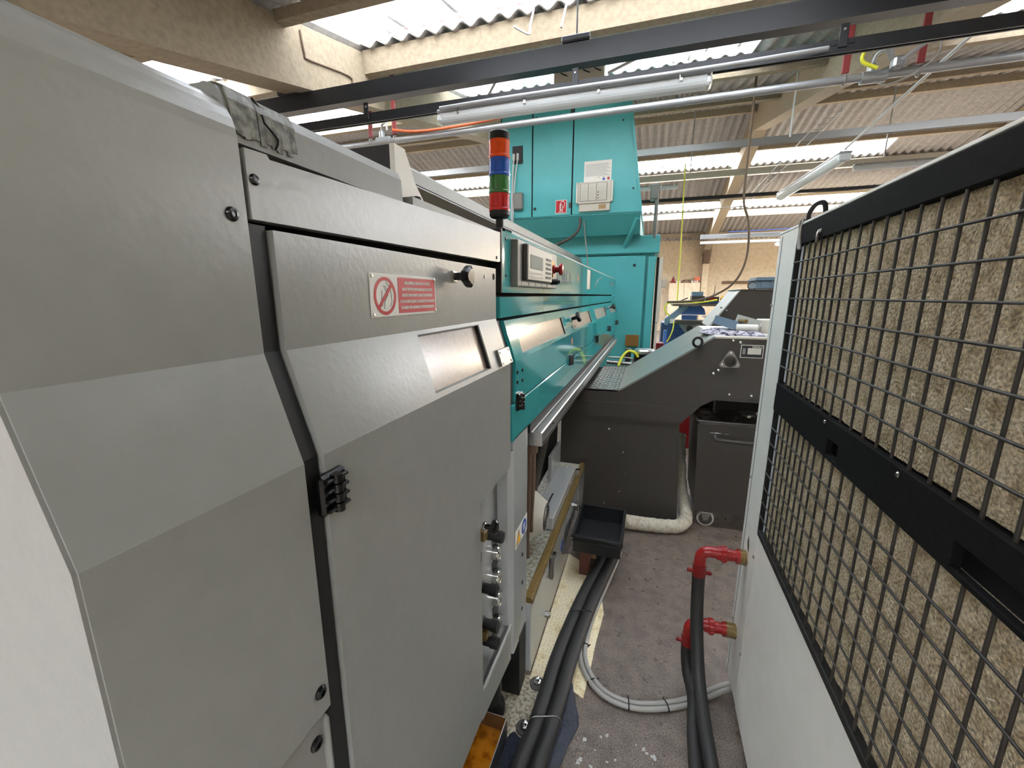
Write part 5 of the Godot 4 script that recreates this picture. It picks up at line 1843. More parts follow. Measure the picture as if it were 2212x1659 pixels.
# ------------------------------------------------------------------ things on the floor
func build_floor_things() -> void:
	# black crate on blocks
	var t := thing("plastic_crate", "black plastic crate standing on blocks beside the loader", "crate", Vector3(-0.185, 0.165, -2.17))
	var s := mb()
	var x0 := -0.318
	var x1 := -0.052
	var z0 := -2.355
	var z1 := -1.985
	var yb := 0.165
	var yt := 0.262
	box(s, Vector3(x0 + 0.012, yb, z0 + 0.012), Vector3(x1 - 0.012, yb + 0.006, z1 - 0.012))
	for e in [[Vector3(x0 + 0.01, yb, z0 + 0.01), Vector3(x0 + 0.016, yt, z1 - 0.01)], [Vector3(x1 - 0.016, yb, z0 + 0.01), Vector3(x1 - 0.01, yt, z1 - 0.01)], [Vector3(x0 + 0.01, yb, z0 + 0.01), Vector3(x1 - 0.01, yt, z0 + 0.016)], [Vector3(x0 + 0.01, yb, z1 - 0.016), Vector3(x1 - 0.01, yt, z1 - 0.01)]]:
		box(s, e[0], e[1], 0.001)
	part(t, "walls", s, M.crate_black)
	s = mb()
	for e in [[Vector3(x0, yt - 0.012, z0), Vector3(x0 + 0.016, yt, z1)], [Vector3(x1 - 0.016, yt - 0.012, z0), Vector3(x1, yt, z1)], [Vector3(x0, yt - 0.012, z0), Vector3(x1, yt, z0 + 0.016)], [Vector3(x0, yt - 0.012, z1 - 0.016), Vector3(x1, yt, z1)]]:
		box(s, e[0], e[1], 0.004)
	part(t, "rim", s, M.crate_black)
	s = mb()
	box(s, Vector3(x0 + 0.004, yt - 0.034, z1 - 0.012), Vector3(x1 - 0.004, yt - 0.027, z1 - 0.004), 0.002)
	box(s, Vector3(x1 - 0.012, yt - 0.034, z0 + 0.004), Vector3(x1 - 0.004, yt - 0.027, z1 - 0.004), 0.002)
	part(t, "lip", s, M.crate_black)
	s = mb()
	box(s, Vector3(-0.275, 0.0065, -2.10), Vector3(-0.222, 0.165, -2.03), 0.003)
	solo("timber_block", "red-brown block under the black crate", "block", s, M.wood_brown)
	s = mb()
	box(s, Vector3(-0.30, 0.0, -2.30), Vector3(-0.20, 0.165, -2.2), 0.003)
	solo("timber_block", "pale timber block under the back of the black crate", "block", s, M.cardboard)
	# mat and base plate
	s = mb()
	prism(s, [Vector2(-0.36, -1.335), Vector2(-0.215, -1.352), Vector2(-0.208, -1.345), Vector2(-0.145, -1.318), Vector2(-0.135, -1.45), Vector2(-0.13, -1.6), Vector2(-0.115, -1.78), Vector2(-0.17, -2.05), Vector2(-0.24, -2.12), Vector2(-0.36, -2.2)], "y", 0.0, 0.006)
	solo("spotted_mat", "cream mat with dark pricked holes along the loader foot", "mat", s, M.mat_cream)
	s = mb()
	prism(s, [Vector2(-0.90, -1.337), Vector2(-0.262, -1.352), Vector2(-0.26, -1.0), Vector2(-0.275, -0.6), Vector2(-0.90, -0.6)], "y", 0.0, 0.005)
	solo("base_plate", "worn oily steel base plate under the loader end unit", "plate", s, M.plate_worn)
	for e in [[-0.325, -1.322, "round levelling bolt beside the cream mat"], [-0.325, -1.142, "round levelling bolt beside the oil tray"]]:
		var b := thing("levelling_bolt", e[2], "bolt", Vector3(e[0], 0.005, e[1]))
		s = mb()
		disc(s, Vector3(e[0], 0.005, e[1]), Vector3.UP, 0.03, 0.006, 0.002, 24)
		part(b, "washer", s, M.charcoal)
		s = mb()
		lathe(s, [Vector2(0.014, 0.006), Vector2(0.014, 0.016), Vector2(0.008, 0.017), Vector2(0.008, 0.03), Vector2(0, 0.031)], Transform3D(Basis(), Vector3(e[0], 0.005, e[1])), 12)
		part(b, "nut", s, M.chrome)
	# oil tray
	t = thing("oil_tray", "steel drip tray with yellow oil under the loader door", "tray", Vector3(-0.44, 0.005, -0.85))
	s = mb()
	box(s, Vector3(-0.56, 0.006, -1.09), Vector3(-0.372, 0.010, -0.62))
	for e in [[Vector3(-0.56, 0.006, -1.09), Vector3(-0.557, 0.095, -0.62)], [Vector3(-0.375, 0.006, -1.09), Vector3(-0.372, 0.095, -0.62)], [Vector3(-0.56, 0.006, -1.09), Vector3(-0.372, 0.095, -1.087)], [Vector3(-0.56, 0.006, -0.623), Vector3(-0.372, 0.095, -0.62)]]:
		box(s, e[0], e[1], 0.001)
	part(t, "pan", s, M.steel)
	s = mb()
	box(s, Vector3(-0.557, 0.01, -1.087), Vector3(-0.375, 0.035, -0.623))
	part(t, "oil", s, M.oil_yellow, "amber cutting oil")
	# rags
	s = mb()
	cloth(s, [Vector2(-0.37, -1.10), Vector2(-0.32, -1.10), Vector2(-0.27, -1.02), Vector2(-0.25, -0.9), Vector2(-0.30, -0.82), Vector2(-0.36, -0.85), Vector2(-0.368, -0.97)], 0.005, 0.04, 21, 34.0)
	solo("navy_rag", "crumpled navy rag between oil tray and black hoses", "rag", s, M.rag_navy)
	s = mb()
	cloth(s, [Vector2(-0.202, -1.375), Vector2(-0.172, -1.30), Vector2(-0.148, -1.235), Vector2(-0.145, -1.20), Vector2(-0.166, -1.135), Vector2(-0.178, -1.07), Vector2(-0.205, -1.03), Vector2(-0.25, -1.04), Vector2(-0.262, -1.15), Vector2(-0.255, -1.25), Vector2(-0.24, -1.34)], 0.005, 0.024, 33, 22.0)
	solo("slate_rag", "slate-blue sweatshirt rag under the black hoses", "rag", s, M.rag_slate)
	# black hoses
	var A := smooth([Vector3(-0.31, 0.055, -0.75), Vector3(-0.295, 0.055, -0.981), Vector3(-0.282, 0.055, -1.10), Vector3(-0.274, 0.055, -1.248), Vector3(-0.268, 0.055, -1.409), Vector3(-0.244, 0.055, -1.64), Vector3(-0.215, 0.055, -1.841), Vector3(-0.170, 0.055, -2.099), Vector3(-0.14, 0.055, -2.3)], 8)
	var B := smooth([Vector3(-0.252, 0.052, -0.76), Vector3(-0.240, 0.052, -1.0), Vector3(-0.230, 0.052, -1.12), Vector3(-0.221, 0.052, -1.267), Vector3(-0.213, 0.052, -1.429), Vector3(-0.189, 0.052, -1.66), Vector3(-0.160, 0.052, -1.861), Vector3(-0.115, 0.052, -2.119), Vector3(-0.085, 0.052, -2.3)], 8)
	s = mb()
	tube(s, A, 0.0275, 16)
	solo("foam_hose", "thick black insulated hose nearer the loader", "hose", s, M.hose_black, "black insulated hoses")
	s = mb()
	tube(s, B, 0.0275, 16)
	solo("foam_hose", "thick black insulated hose on the aisle side", "hose", s, M.hose_black, "black insulated hoses")
	for e in [[41, M.black_gloss, "black cable tie round both black hoses near the crate"], [18, M.steel, "pale cable tie round both black hoses over the rag"]]:
		s = mb()
		var pa: Vector3 = A[e[0]]
		var pb: Vector3 = B[e[0]]
		var d: Vector3 = (A[e[0] + 1] - A[e[0]]).normalized()
		var sd := (pb - pa).normalized()
		var up := sd.cross(d).normalized()
		if up.y < 0.0: up = -up
		var ring := []
		for k in 25:
			var a := TAU * k / 24.0
			var c := pb if cos(a) > 0.0 else pa
			ring.append(c + (sd * cos(a) + up * sin(a)) * 0.0285)
		tube(s, ring, 0.002, 6)
		solo("cable_tie", e[2], "cable tie", s, e[1])
	# two pale cables in a loop
	var base := [Vector3(0.43, 0.03, -1.53), Vector3(0.374, 0.022, -1.519), Vector3(0.255, 0.012, -1.437), Vector3(0.154, 0.012, -1.379), Vector3(0.04, 0.012, -1.342), Vector3(-0.062, 0.013, -1.352), Vector3(-0.135, 0.017, -1.41), Vector3(-0.175, 0.018, -1.50), Vector3(-0.178, 0.018, -1.62), Vector3(-0.165, 0.018, -1.76), Vector3(-0.135, 0.017, -1.94), Vector3(-0.105, 0.012, -2.13), Vector3(-0.08, 0.012, -2.3)]
	for k in 2:
		s = mb()
		var pts := []
		for i in base.size():
			var p: Vector3 = base[i]
			var d: Vector3 = (base[mini(i + 1, base.size() - 1)] - base[maxi(i - 1, 0)]).normalized()
			pts.append(p + d.cross(Vector3.UP) * (0.0105 if k else -0.0105))
		tube(s, smooth(pts, 8), 0.0095, 10)
		solo("pale_cable", "pale grey cable looping over the floor, %s of the pair" % ["outer", "inner"][k], "cable", s, M.cable_grey, "paired pale cables")
	for e in [[Vector3(0.29, 0.014, -1.462), "nearest the filter cabinet"], [Vector3(0.154, 0.012, -1.379), "on the cabinet side of the loop"], [Vector3(0.02, 0.012, -1.342), "at the bottom of the loop"], [Vector3(-0.12, 0.013, -1.393), "at the mat's corner"], [Vector3(-0.178, 0.018, -1.55), "beside the black hoses"]]:
		s = mb()
		var q: Vector3 = e[0]
		var best := 0
		for i in base.size() - 1:
			if base[i].distance_to(q) < base[best].distance_to(q): best = i
		var d: Vector3 = (base[mini(best + 1, base.size() - 1)] - base[maxi(best - 1, 0)]).normalized()
		var sd := d.cross(Vector3.UP).normalized()
		var ring := []
		for k in 21:
			var a := TAU * k / 20.0
			ring.append(q + sd * (cos(a) * 0.022) + Vector3.UP * (sin(a) * 0.0115))
		ring.append(ring[1] + sd * 0.008 + Vector3.UP * 0.003)
		tube(s, ring, 0.0025, 6)
		solo("cable_tie", "black cable tie on the pale cables %s" % e[1], "cable tie", s, M.black_gloss)

# ------------------------------------------------------------------ filter cabinet on the other side of the aisle
func build_filter_cabinet() -> void:
	var X := 0.38
	var t := thing("filter_cabinet", "tall pale grey filter cabinet with wire-covered wool filters", "cabinet", Vector3(0.8, 0, -0.6))
	var zf := -1.59
	var zs := -1.402
	var zn := 0.45
	var top := 1.691
	var s := mb()
	box(s, Vector3(X + 0.03, 0.07, zf + 0.004), Vector3(1.25, 1.685, zn), 0.004)
	part(t, "carcass", s, M.cabinet_grey)
	s = mb()
	box(s, Vector3(X, 0.07, zf), Vector3(X + 0.032, top, zs + 0.003), 0.004)
	part(t, "corner_strip", s, M.cabinet_grey)
	s = mb()
	box(s, Vector3(X - 0.001, 0.07, zf + 0.035), Vector3(X + 0.001, top - 0.012, zf + 0.037))
	part(t, "strip_seam", s, M.grey_print)
	s = mb()
	box(s, Vector3(X - 0.001, 0.07, zs + 0.005), Vector3(X + 0.03, 0.753, zn), 0.002)
	part(t, "lower_panel", s, M.cabinet_grey)
	s = mb()
	box(s, Vector3(X - 0.002, top - 0.004, zf), Vector3(1.25, top + 0.002, zn), 0.001)
	part(t, "top_sheet", s, M.cabinet_grey)
	for z in [-1.5, -0.4]:
		s = mb()
		box(s, Vector3(0.42, 0.0, z - 0.04), Vector3(0.5, 0.07, z + 0.04), 0.003)
		part(t, "foot", s, M.black_satin)
	for e in [[1.468, -1.58], [0.871, -1.57], [0.292, -1.57], [0.659, -1.41], [0.277, -1.41]]:
		s = mb()
		disc(s, Vector3(X, e[0], e[1]), Vector3(-1, 0, 0), 0.005, 0.004, 0.001, 8)
		part(t, "screw", s, M.steel)
	s = mb()
	face(s, [Vector3(X - 0.0006, 0.62, -1.485), Vector3(X - 0.0006, 0.65, -1.478), Vector3(X - 0.0006, 0.685, -1.496), Vector3(X - 0.0006, 0.655, -1.508)], Vector3(-1, 0, 0))
	part(t, "rust_stain", s, M.copper_brown, "small rust stain")
	# filters
	for e in [[1.247, 1.637, "upper"], [0.762, 1.16, "lower"]]:
		s = mb()
		# bulging wool: a grid with small hollows
		var nz := noise(26.0, 17 if e[2] == "upper" else 18, 3)
		var nu := 90
		var nv := 30
		var za := -1.372
		var zb2 := -0.30
		var gp := []
		for i in nu + 1:
			var row := []
			for j in nv + 1:
				var z := lerpf(za, zb2, i / float(nu))
				var y := lerpf(e[0], e[1], j / float(nv))
				row.append(Vector3(X + 0.012 + 0.0035 * nz.get_noise_2d(z, y), y, z))
			gp.append(row)
		for i in nu:
			for j in nv:
				var a: Vector3 = gp[i][j]
				var b: Vector3 = gp[i + 1][j]
				var c: Vector3 = gp[i + 1][j + 1]
				var d: Vector3 = gp[i][j + 1]
				var n := []
				for q in [[i, j], [i + 1, j], [i + 1, j + 1], [i, j + 1]]:
					var du: Vector3 = gp[mini(q[0] + 1, nu)][q[1]] - gp[maxi(q[0] - 1, 0)][q[1]]
					var dv: Vector3 = gp[q[0]][mini(q[1] + 1, nv)] - gp[q[0]][maxi(q[1] - 1, 0)]
					var nn := du.cross(dv).normalized()
					n.append(nn if nn.x < 0.0 else -nn)
				tri(s, a, b, c, n[0], n[1], n[2])
				tri(s, a, c, d, n[0], n[2], n[3])
		box(s, Vector3(X + 0.016, e[0], za), Vector3(X + 0.03, e[1], zn))
		var wool := part(t, "wool_filter", s, M.filter_wool, "brown-grey fibrous %s filter mat" % e[2])
		s = mb()
		box(s, Vector3(X + 0.008, e[0], -1.392), Vector3(X + 0.028, e[1], -1.372), 0.006)
		part(wool, "wool_edge", s, M.insulation_white, "white uncovered edge of the wool")
		rng.seed = 71 if e[2] == "upper" else 72
		s = mb()
		for k in 26:
			var p := Vector3(X + 0.007, rng.randf_range(e[0] + 0.02, e[1] - 0.02), rng.randf_range(-1.36, -0.45))
			var d := Vector3(0, rng.randf_range(-1, 1), rng.randf_range(-1, 1)).normalized() * rng.randf_range(0.002, 0.007)
			tube(s, [p - d, p + Vector3(-0.002, 0, 0), p + d], rng.randf_range(0.0006, 0.0014), 5)
		var lint := part(wool, "lint", s, M.lint)
		lint.set_meta("kind", "stuff")
		# wire grid
		var y: float = e[1] - 0.048 if e[2] == "upper" else e[1] - 0.052
		while y > e[0] + 0.01:
			s = mb()
			tube(s, [Vector3(X - 0.004, y, -1.395), Vector3(X - 0.004, y, -0.2)], 0.0022, 6)
			part(t, "cross_wire", s, M.wire_dark)
			y -= 0.0485
		var k := 0
		var z := -1.335
		while z < -0.28:
			s = mb()
			tube(s, [Vector3(X + 0.0005, e[0] - 0.004, z), Vector3(X + 0.0005, e[1] + 0.004, z)], 0.0024, 6)
			part(t, "upright_wire", s, M.wire_dark)
			z += 0.0484 if z > -1.1 else 0.038
			k += 1
	# black frames
	s = mb()
	box(s, Vector3(X - 0.004, 1.634, -1.397), Vector3(X + 0.02, top - 0.005, zn), 0.002)
	part(t, "top_frame_bar", s, M.dusty_black, "dusty black top bar of the filter frame")
	s = mb()
	for e in [[1.245, 1.64], [0.753, 1.165]]:
		box(s, Vector3(X - 0.003, e[0], -1.402), Vector3(X + 0.02, e[1], -1.393), 0.001)
	part(t, "side_frame_bar", s, M.black_satin)
	s = mb()
	box(s, Vector3(X - 0.004, 0.747, -1.397), Vector3(X + 0.02, 0.767, zn), 0.002)
	part(t, "bottom_frame_bar", s, M.black_satin)
	# middle bar with grip pockets
	s = mb()
	var yl := 1.162
	var yh := 1.247
	var pockets := [[-1.0, -0.945], [-0.605, -0.42]]
	box(s, Vector3(X - 0.006, 1.205, -1.397), Vector3(X + 0.006, yh, zn), 0.002)
	box(s, Vector3(X - 0.006, yl, -1.397), Vector3(X + 0.006, 1.172, zn), 0.002)
	var zp := -1.397
	for e in pockets:
		box(s, Vector3(X - 0.006, 1.17, zp), Vector3(X + 0.006, 1.207, e[0]))
		zp = e[1]
	box(s, Vector3(X - 0.006, 1.17, zp), Vector3(X + 0.006, 1.207, zn))
	var bar := part(t, "middle_frame_bar", s, M.dusty_black, "wide black middle bar with grip pockets")
	s = mb()
	box(s, Vector3(X + 0.02, 1.16, -1.39), Vector3(X + 0.028, 1.25, zn))
	part(bar, "pocket_back", s, M.gap_black)
	for z in [-1.017, -0.736]:
		s = mb()
		disc(s, Vector3(X - 0.006, 1.236, z), Vector3(-1, 0, 0), 0.005, 0.005, 0.002, 10)
		part(bar, "rivet", s, M.chrome)
	# shackle and cord at the top corner
	s = mb()
	torus(s, Vector3(X - 0.008, 1.637, -1.225), Vector3(1, 0, 0.4), 0.011, 0.003, 18)
	box(s, Vector3(X - 0.008, 1.645, -1.235), Vector3(X - 0.002, 1.655, -1.215), 0.002)
	part(t, "ring_pull", s, M.steel)
	s = mb()
	tube(s, smooth([Vector3(X + 0.02, 1.70, -1.375), Vector3(X - 0.004, 1.698, -1.38), Vector3(X - 0.006, 1.67, -1.375), Vector3(X - 0.008, 1.63, -1.36), Vector3(X - 0.006, 1.625, -1.352), Vector3(X - 0.006, 1.66, -1.365), Vector3(X + 0.0, 1.70, -1.375)]), 0.0035, 6)
	solo("tie_cord", "grey cord looped over the top corner of the filter cabinet", "cord", s, M.cable_grey)
	s = mb()
	tube(s, smooth([Vector3(X + 0.01, 1.694, -1.37), Vector3(X + 0.01, 1.715, -1.37), Vector3(X + 0.02, 1.735, -1.36), Vector3(X + 0.035, 1.735, -1.35), Vector3(X + 0.04, 1.70, -1.345)]), 0.006, 8)
	solo("black_hook", "black hook standing on the top corner of the filter cabinet", "hook", s, M.black_satin)

	# red pipe fittings with black hoses
	for e in [[0.595, -1.50, 0.235, "upper"], [0.282, -1.51, 0.222, "lower"]]:
		var y: float = e[0]
		var z: float = e[1]
		var xe: float = e[2]
		var f := thing("pipe_fitting", "red plastic elbow and union on the cabinet side, %s of two" % e[3], "pipe fitting", Vector3(xe, y, z), "red pipe fittings")
		var el := []
		for k in 9:
			var a := PI * 0.5 * k / 8.0
			el.append(Vector3(xe + 0.03 - 0.03 * sin(a), y - 0.03 + 0.03 * cos(a), z))
		s = mb()
		tube(s, [Vector3(xe + 0.055, y, z)] + el + [Vector3(xe, y - 0.06, z)], 0.0195, 18)
		part(f, "elbow", s, M.red_plastic)
		s = mb()
		var ux := Vector3(1, 0, 0)
		lathe(s, [Vector2(0.0, 0.0), Vector2(0.022, 0.0), Vector2(0.023, 0.014), Vector2(0.027, 0.015), Vector2(0.0285, 0.018), Vector2(0.0285, 0.032), Vector2(0.026, 0.034), Vector2(0.021, 0.035), Vector2(0.021, 0.047), Vector2(0.0195, 0.048), Vector2(0.0195, 0.068), Vector2(0.0, 0.068)], along(Vector3(xe + 0.05, y, z), ux), 24)
		for k in 18:
			var a := TAU * k / 18.0
			boxt(s, Transform3D(Basis(Vector3.RIGHT, a), Vector3(xe + 0.075, y, z) + Basis(Vector3.RIGHT, a) * Vector3(0, 0.0283, 0)), Vector3(0.013, 0.003, 0.004), 0.001)
			boxt(s, Transform3D(Basis(Vector3.RIGHT, a), Vector3(xe + 0.058, y, z) + Basis(Vector3.RIGHT, a) * Vector3(0, 0.0225, 0)), Vector3(0.012, 0.002, 0.003), 0.0007)
		part(f, "union_nut", s, M.red_plastic)
		s = mb()
		lathe(s, [Vector2(0, 0), Vector2(0.026, 0), Vector2(0.026, 0.012), Vector2(0, 0.012)], along(Vector3(xe + 0.113, y, z), ux), 6)
		part(f, "hex_collar", s, M.red_plastic)
		s = mb()
		lathe(s, [Vector2(0, 0), Vector2(0.026, 0), Vector2(0.026, X - xe - 0.125), Vector2(0, X - xe - 0.125)], along(Vector3(xe + 0.125, y, z), ux), 6)
		part(f, "brass_nut", s, M.brass_rail, "dark brass hexagon nut")
		s = mb()
		tube(s, [Vector3(xe, y - 0.055, z), Vector3(xe, y - 0.10, z)], 0.0235, 18)
		for k in [-1, 1]:
			boxt(s, Transform3D(Basis(), Vector3(xe + k * 0.03, y - 0.084, z + 0.004)), Vector3(0.024, 0.016, 0.012), 0.005)
		part(f, "hose_clamp", s, M.red_dark)
	s = mb()
	tube(s, smooth([Vector3(0.235, 0.505, -1.50), Vector3(0.238, 0.40, -1.495), Vector3(0.243, 0.28, -1.46), Vector3(0.254, 0.15, -1.38), Vector3(0.27, 0.07, -1.27), Vector3(0.285, 0.03, -1.12), Vector3(0.29, 0.027, -0.9), Vector3(0.29, 0.027, -0.6)], 8), 0.0225, 16)
	solo("coolant_hose", "black rubber hose dropping from the upper red elbow", "hose", s, M.hose_black)
	s = mb()
	tube(s, smooth([Vector3(0.222, 0.19, -1.51), Vector3(0.224, 0.13, -1.508), Vector3(0.232, 0.075, -1.48), Vector3(0.245, 0.052, -1.40), Vector3(0.235, 0.03, -1.25), Vector3(0.232, 0.027, -0.9), Vector3(0.232, 0.027, -0.6)], 8), 0.0215, 16)
	solo("coolant_hose", "black rubber hose dropping from the lower red elbow", "hose", s, M.hose_black)

# ------------------------------------------------------------------ far end of the hall
func build_background() -> void:
	# second conveyor head
	var t := thing("conveyor_head", "charcoal hopper head of another conveyor behind the first", "conveyor", Vector3(1.3, 0, -5.8))
	var s := mb()
	prism(s, [Vector2(0.68, 0.0), Vector2(1.7, 0.0), Vector2(1.7, 1.555), Vector2(0.985, 1.555), Vector2(0.70, 1.13)], "z", -5.5, -6.2)
	part(t, "hopper", s, M.charcoal)
	s = mb()
	prism(s, [Vector2(0.70, 1.132), Vector2(0.985, 1.557), Vector2(0.985, 1.575), Vector2(0.68, 1.14)], "z", -5.49, -6.2)
	part(t, "hopper_lid", s, M.pale_print)
	s = mb()
	box(s, Vector3(0.96, 1.555, -6.2), Vector3(1.7, 1.568, -5.49), 0.002)
	part(t, "hopper_top", s, M.charcoal)
	for e in [[0.86, 1.33], [0.80, 1.36]]:
		s = mb()
		disc(s, Vector3(e[0], e[1], -5.49), Vector3(0, 0, 1), 0.012, 0.006, 0.002, 8)
		part(t, "bolt", s, M.steel)
	t = thing("euro_crate", "grey-blue plastic crate on the far hopper head", "crate", Vector3(1.36, 1.568, -5.75))
	s = mb()
	box(s, Vector3(1.15, 1.575, -5.95), Vector3(1.6, 1.665, -5.55), 0.006)
	part(t, "tub", s, M.crate_blue)
	s = mb()
	box(s, Vector3(1.13, 1.665, -5.97), Vector3(1.62, 1.685, -5.53), 0.004)
	box(s, Vector3(1.15, 1.685, -5.95), Vector3(1.6, 1.705, -5.55), 0.004)
	part(t, "rim", s, M.crate_blue)
	for x in [1.19, 1.3, 1.42]:
		s = mb()
		box(s, Vector3(x, 1.575, -5.56), Vector3(x + 0.008, 1.665, -5.54), 0.002)
		part(t, "rib", s, M.crate_blue)
	s = mb()
	torus(s, Vector3(1.12, 1.61, -5.6), Vector3(0, 0, 1), 0.045, 0.006, 20)
	solo("cable_loop", "dark cable loop beside the grey-blue crate", "cable", s, M.charcoal)

	# old blue machine
	t = thing("blue_machine", "old blue and grey machine tool in the middle distance", "machine", Vector3(0.8, 0, -9.2))
	s = mb()
	box(s, Vector3(0.25, 0.0, -9.9), Vector3(1.5, 0.95, -9.25), 0.01)
	part(t, "base", s, M.machine_navy)
	s = mb()
	for k in 14: box(s, Vector3(0.36, 0.42 + 0.035 * k, -9.25), Vector3(0.74, 0.437 + 0.035 * k, -9.235), 0.003)
	part(t, "louvres", s, M.machine_blue)
	s = mb()
	prism(s, [Vector2(0.52, 1.13), Vector2(1.05, 1.13), Vector2(1.02, 1.24), Vector2(0.96, 1.30), Vector2(0.56, 1.30)], "z", -9.1, -9.0)
	part(t, "guard_plate", s, M.machine_blue, "chipped bright blue guard plate")
	s = mb()
	prism(s, [Vector2(0.30, 0.94), Vector2(0.34, 0.92), Vector2(0.72, 1.27), Vector2(0.66, 1.345), Vector2(0.30, 1.05)], "z", -9.05, -8.85)
	part(t, "boom", s, M.crate_blue)
	s = mb()
	box(s, Vector3(0.42, 1.30, -9.6), Vector3(1.7, 1.34, -8.75), 0.005)
	part(t, "bench_top", s, M.column_dark)
	s = mb()
	box(s, Vector3(0.9, 1.34, -9.3), Vector3(1.4, 1.39, -8.8), 0.01)
	part(t, "green_ledge", s, M.machine_navy)
	s = mb()
	box(s, Vector3(0.5, 0.95, -9.3), Vector3(1.5, 1.02, -8.85), 0.005)
	part(t, "tray", s, M.charcoal)
	s = mb()
	box(s, Vector3(0.5, 1.01, -8.95), Vector3(1.5, 1.03, -8.84), 0.004)
	part(t, "tray_edge", s, M.chrome)
	s = mb()
	prism(s, [Vector2(0.56, 0.96), Vector2(1.2, 0.96), Vector2(0.86, 0.70), Vector2(0.76, 0.70)], "z", -9.2, -8.9)
	part(t, "drain_cone", s, M.cover_grey)
	s = mb()
	tube(s, [Vector3(0.77, 0.86, -8.95), Vector3(0.77, 0.86, -8.8)], 0.06, 18)
	part(t, "drain_port", s, M.black_satin)
	s = mb()
	box(s, Vector3(0.62, 1.03, -9.1), Vector3(0.9, 1.12, -9.0), 0.004)
	part(t, "window_strip", s, M.machine_blue)
	s = mb()
	box(s, Vector3(0.40, 0.96, -8.9), Vector3(0.46, 1.05, -8.82), 0.006)
	part(t, "switch_box", s, M.box_beige)
	s = mb()
	box(s, Vector3(0.30, 0.45, -9.0), Vector3(0.36, 0.82, -8.9), 0.005)
	part(t, "leg", s, M.machine_blue)
	s = mb()
	box(s, Vector3(0.98, 1.08, -9.0), Vector3(1.3, 1.115, -8.9), 0.004)
	part(t, "label_bar", s, M.white_print)
	s = mb()
	box(s, Vector3(0.15, 0.0, -8.8), Vector3(0.3, 0.6, -8.5), 0.01)
	solo("red_cabinet", "dark red cabinet low beside the lathe's far corner", "cabinet", s, M.red_dark)
	s = mb()
	tube(s, smooth([Vector3(1.2, 1.42, -8.8), Vector3(0.9, 1.37, -8.74), Vector3(0.6, 1.37, -8.74), Vector3(0.36, 1.36, -8.74), Vector3(0.28, 1.28, -8.74), Vector3(0.31, 1.18, -8.74), Vector3(0.38, 1.12, -8.8)]), 0.014, 8)
	solo("bench_hose", "yellow hose draped over the blue machine's top", "hose", s, M.cord_yellow)
	s = mb()
	tube(s, smooth([Vector3(0.47, 1.0, -8.8), Vector3(0.46, 0.85, -8.75), Vector3(0.42, 0.72, -8.75), Vector3(0.37, 0.6, -8.8)]), 0.012, 8)
	solo("bench_hose", "yellow hose hanging before the blue machine's louvres", "hose", s, M.cord_yellow)
	s = mb()
	box(s, Vector3(0.76, 1.39, -9.2), Vector3(0.99, 1.49, -8.85), 0.004)
	solo("tool_box", "dark grey tool box on the blue machine", "box", s, M.charcoal)
	s = mb()
	box(s, Vector3(0.77, 1.49, -9.2), Vector3(0.97, 1.57, -8.95), 0.004)
	solo("small_crate", "pale blue crate on the dark grey tool box", "crate", s, M.crate_blue)
	s = mb()
	box(s, Vector3(1.02, 1.39, -9.1), Vector3(1.24, 1.475, -8.85), 0.006)
	solo("gauge_case", "black case with red scale on the blue machine", "case", s, M.charcoal)
	s = mb()
	box(s, Vector3(1.075, 1.405, -8.85), Vector3(1.19, 1.45, -8.845))
	solo("red_scale", "red scale plate on the black case", "plate", s, M.red_plastic)
	s = mb()
	tube(s, [Vector3(1.155, 1.475, -8.95), Vector3(1.165, 1.68, -8.95)], 0.008, 8)
	tube(s, [Vector3(1.153, 1.475, -8.95), Vector3(1.156, 1.53, -8.95)], 0.018, 8)
	solo("aerial_rod", "thin brown rod standing on the black case", "rod", s, M.cable_brown)
	s = mb()
	lathe(s, [Vector2(0, 0), Vector2(0.05, 0), Vector2(0.05, 0.06), Vector2(0.03, 0.10), Vector2(0, 0.10)], Transform3D(Basis(), Vector3(1.32, 1.39, -8.95)), 14)
	solo("yellow_cup", "yellow-orange cup on the blue machine's ledge", "cup", s, M.yellow_print)
	s = mb()
	boxt(s, Transform3D(Basis(Vector3(0, 0, 1), 0.45), Vector3(0.62, 1.42, -8.9)), Vector3(0.17, 0.02, 0.05), 0.006)
	solo("tilted_bar", "dark bar propped up on the blue machine", "bar", s, M.charcoal)

	# cupboard by the wall
	t = thing("cupboard", "tall cream steel cupboard against the back wall", "cupboard", Vector3(1.29, 0, -18.95))
	s = mb()
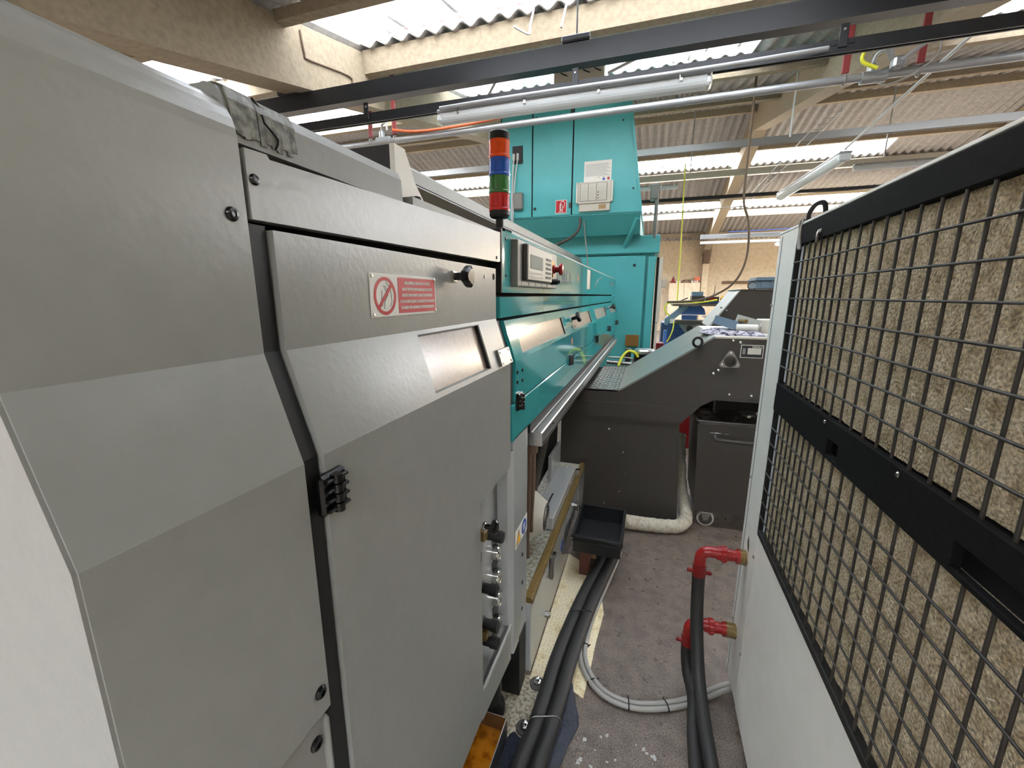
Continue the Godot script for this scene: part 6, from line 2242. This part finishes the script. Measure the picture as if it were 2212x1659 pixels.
	box(s, Vector3(0.70, 0.0, -19.28), Vector3(1.88, 2.0, -18.72), 0.01)
	part(t, "carcass", s, M.wall_cream)
	for x in [[0.72, 1.28], [1.30, 1.86]]:
		s = mb()
		box(s, Vector3(x[0], 0.1, -18.72), Vector3(x[1], 1.97, -18.70), 0.006)
		var d := part(t, "door", s, M.wall_cream)
		s = mb()
		box(s, Vector3(x[0] + (0.5 if x[0] < 1 else 0.03), 0.95, -18.70), Vector3(x[0] + (0.52 if x[0] < 1 else 0.05), 1.1, -18.67), 0.004)
		part(d, "handle", s, M.steel)
	s = mb()
	lathe(s, [Vector2(0, 0), Vector2(0.12, 0), Vector2(0.12, 0.05), Vector2(0.07, 0.09), Vector2(0.06, 0.17), Vector2(0.03, 0.2), Vector2(0.03, 0.26), Vector2(0, 0.26)], Transform3D(Basis(), Vector3(0.86, 2.0, -18.95)), 14)
	solo("red_lantern", "red bottle jack on the tall cupboard", "jack", s, M.pipe_red)
	for k in 5:
		s = mb()
		var x: float = [1.0, 1.09, 1.59, 1.68, 1.77][k]
		lathe(s, [Vector2(0, 0), Vector2(0.035, 0), Vector2(0.035, 0.07), Vector2(0.02, 0.085), Vector2(0, 0.085)], Transform3D(Basis(), Vector3(x, 2.0, -18.85)), 12)
		solo("small_pot", "small pale pot on the tall cupboard, %s" % ["first from the red jack", "second from the red jack", "beside the brown sack", "before the orange box stand", "last towards the column"][k], "pot", s, M.paper, "pots on the tall cupboard")
	s = mb()
	cloth(s, [Vector2(1.15, -18.95), Vector2(1.2, -18.85), Vector2(1.35, -18.82), Vector2(1.5, -18.88), Vector2(1.55, -19.05), Vector2(1.3, -19.15)], 2.0, 0.16, 12, 8.0)
	solo("brown_sack", "brown crumpled sack on the tall cupboard", "sack", s, M.cable_brown)
	s = mb()
	box(s, Vector3(1.66, 2.08, -19.1), Vector3(1.87, 2.24, -18.9), 0.01)
	box(s, Vector3(1.72, 2.0, -19.05), Vector3(1.82, 2.08, -18.95), 0.005)
	solo("orange_box", "orange-brown box on a stand on the tall cupboard", "box", s, M.orange_print)
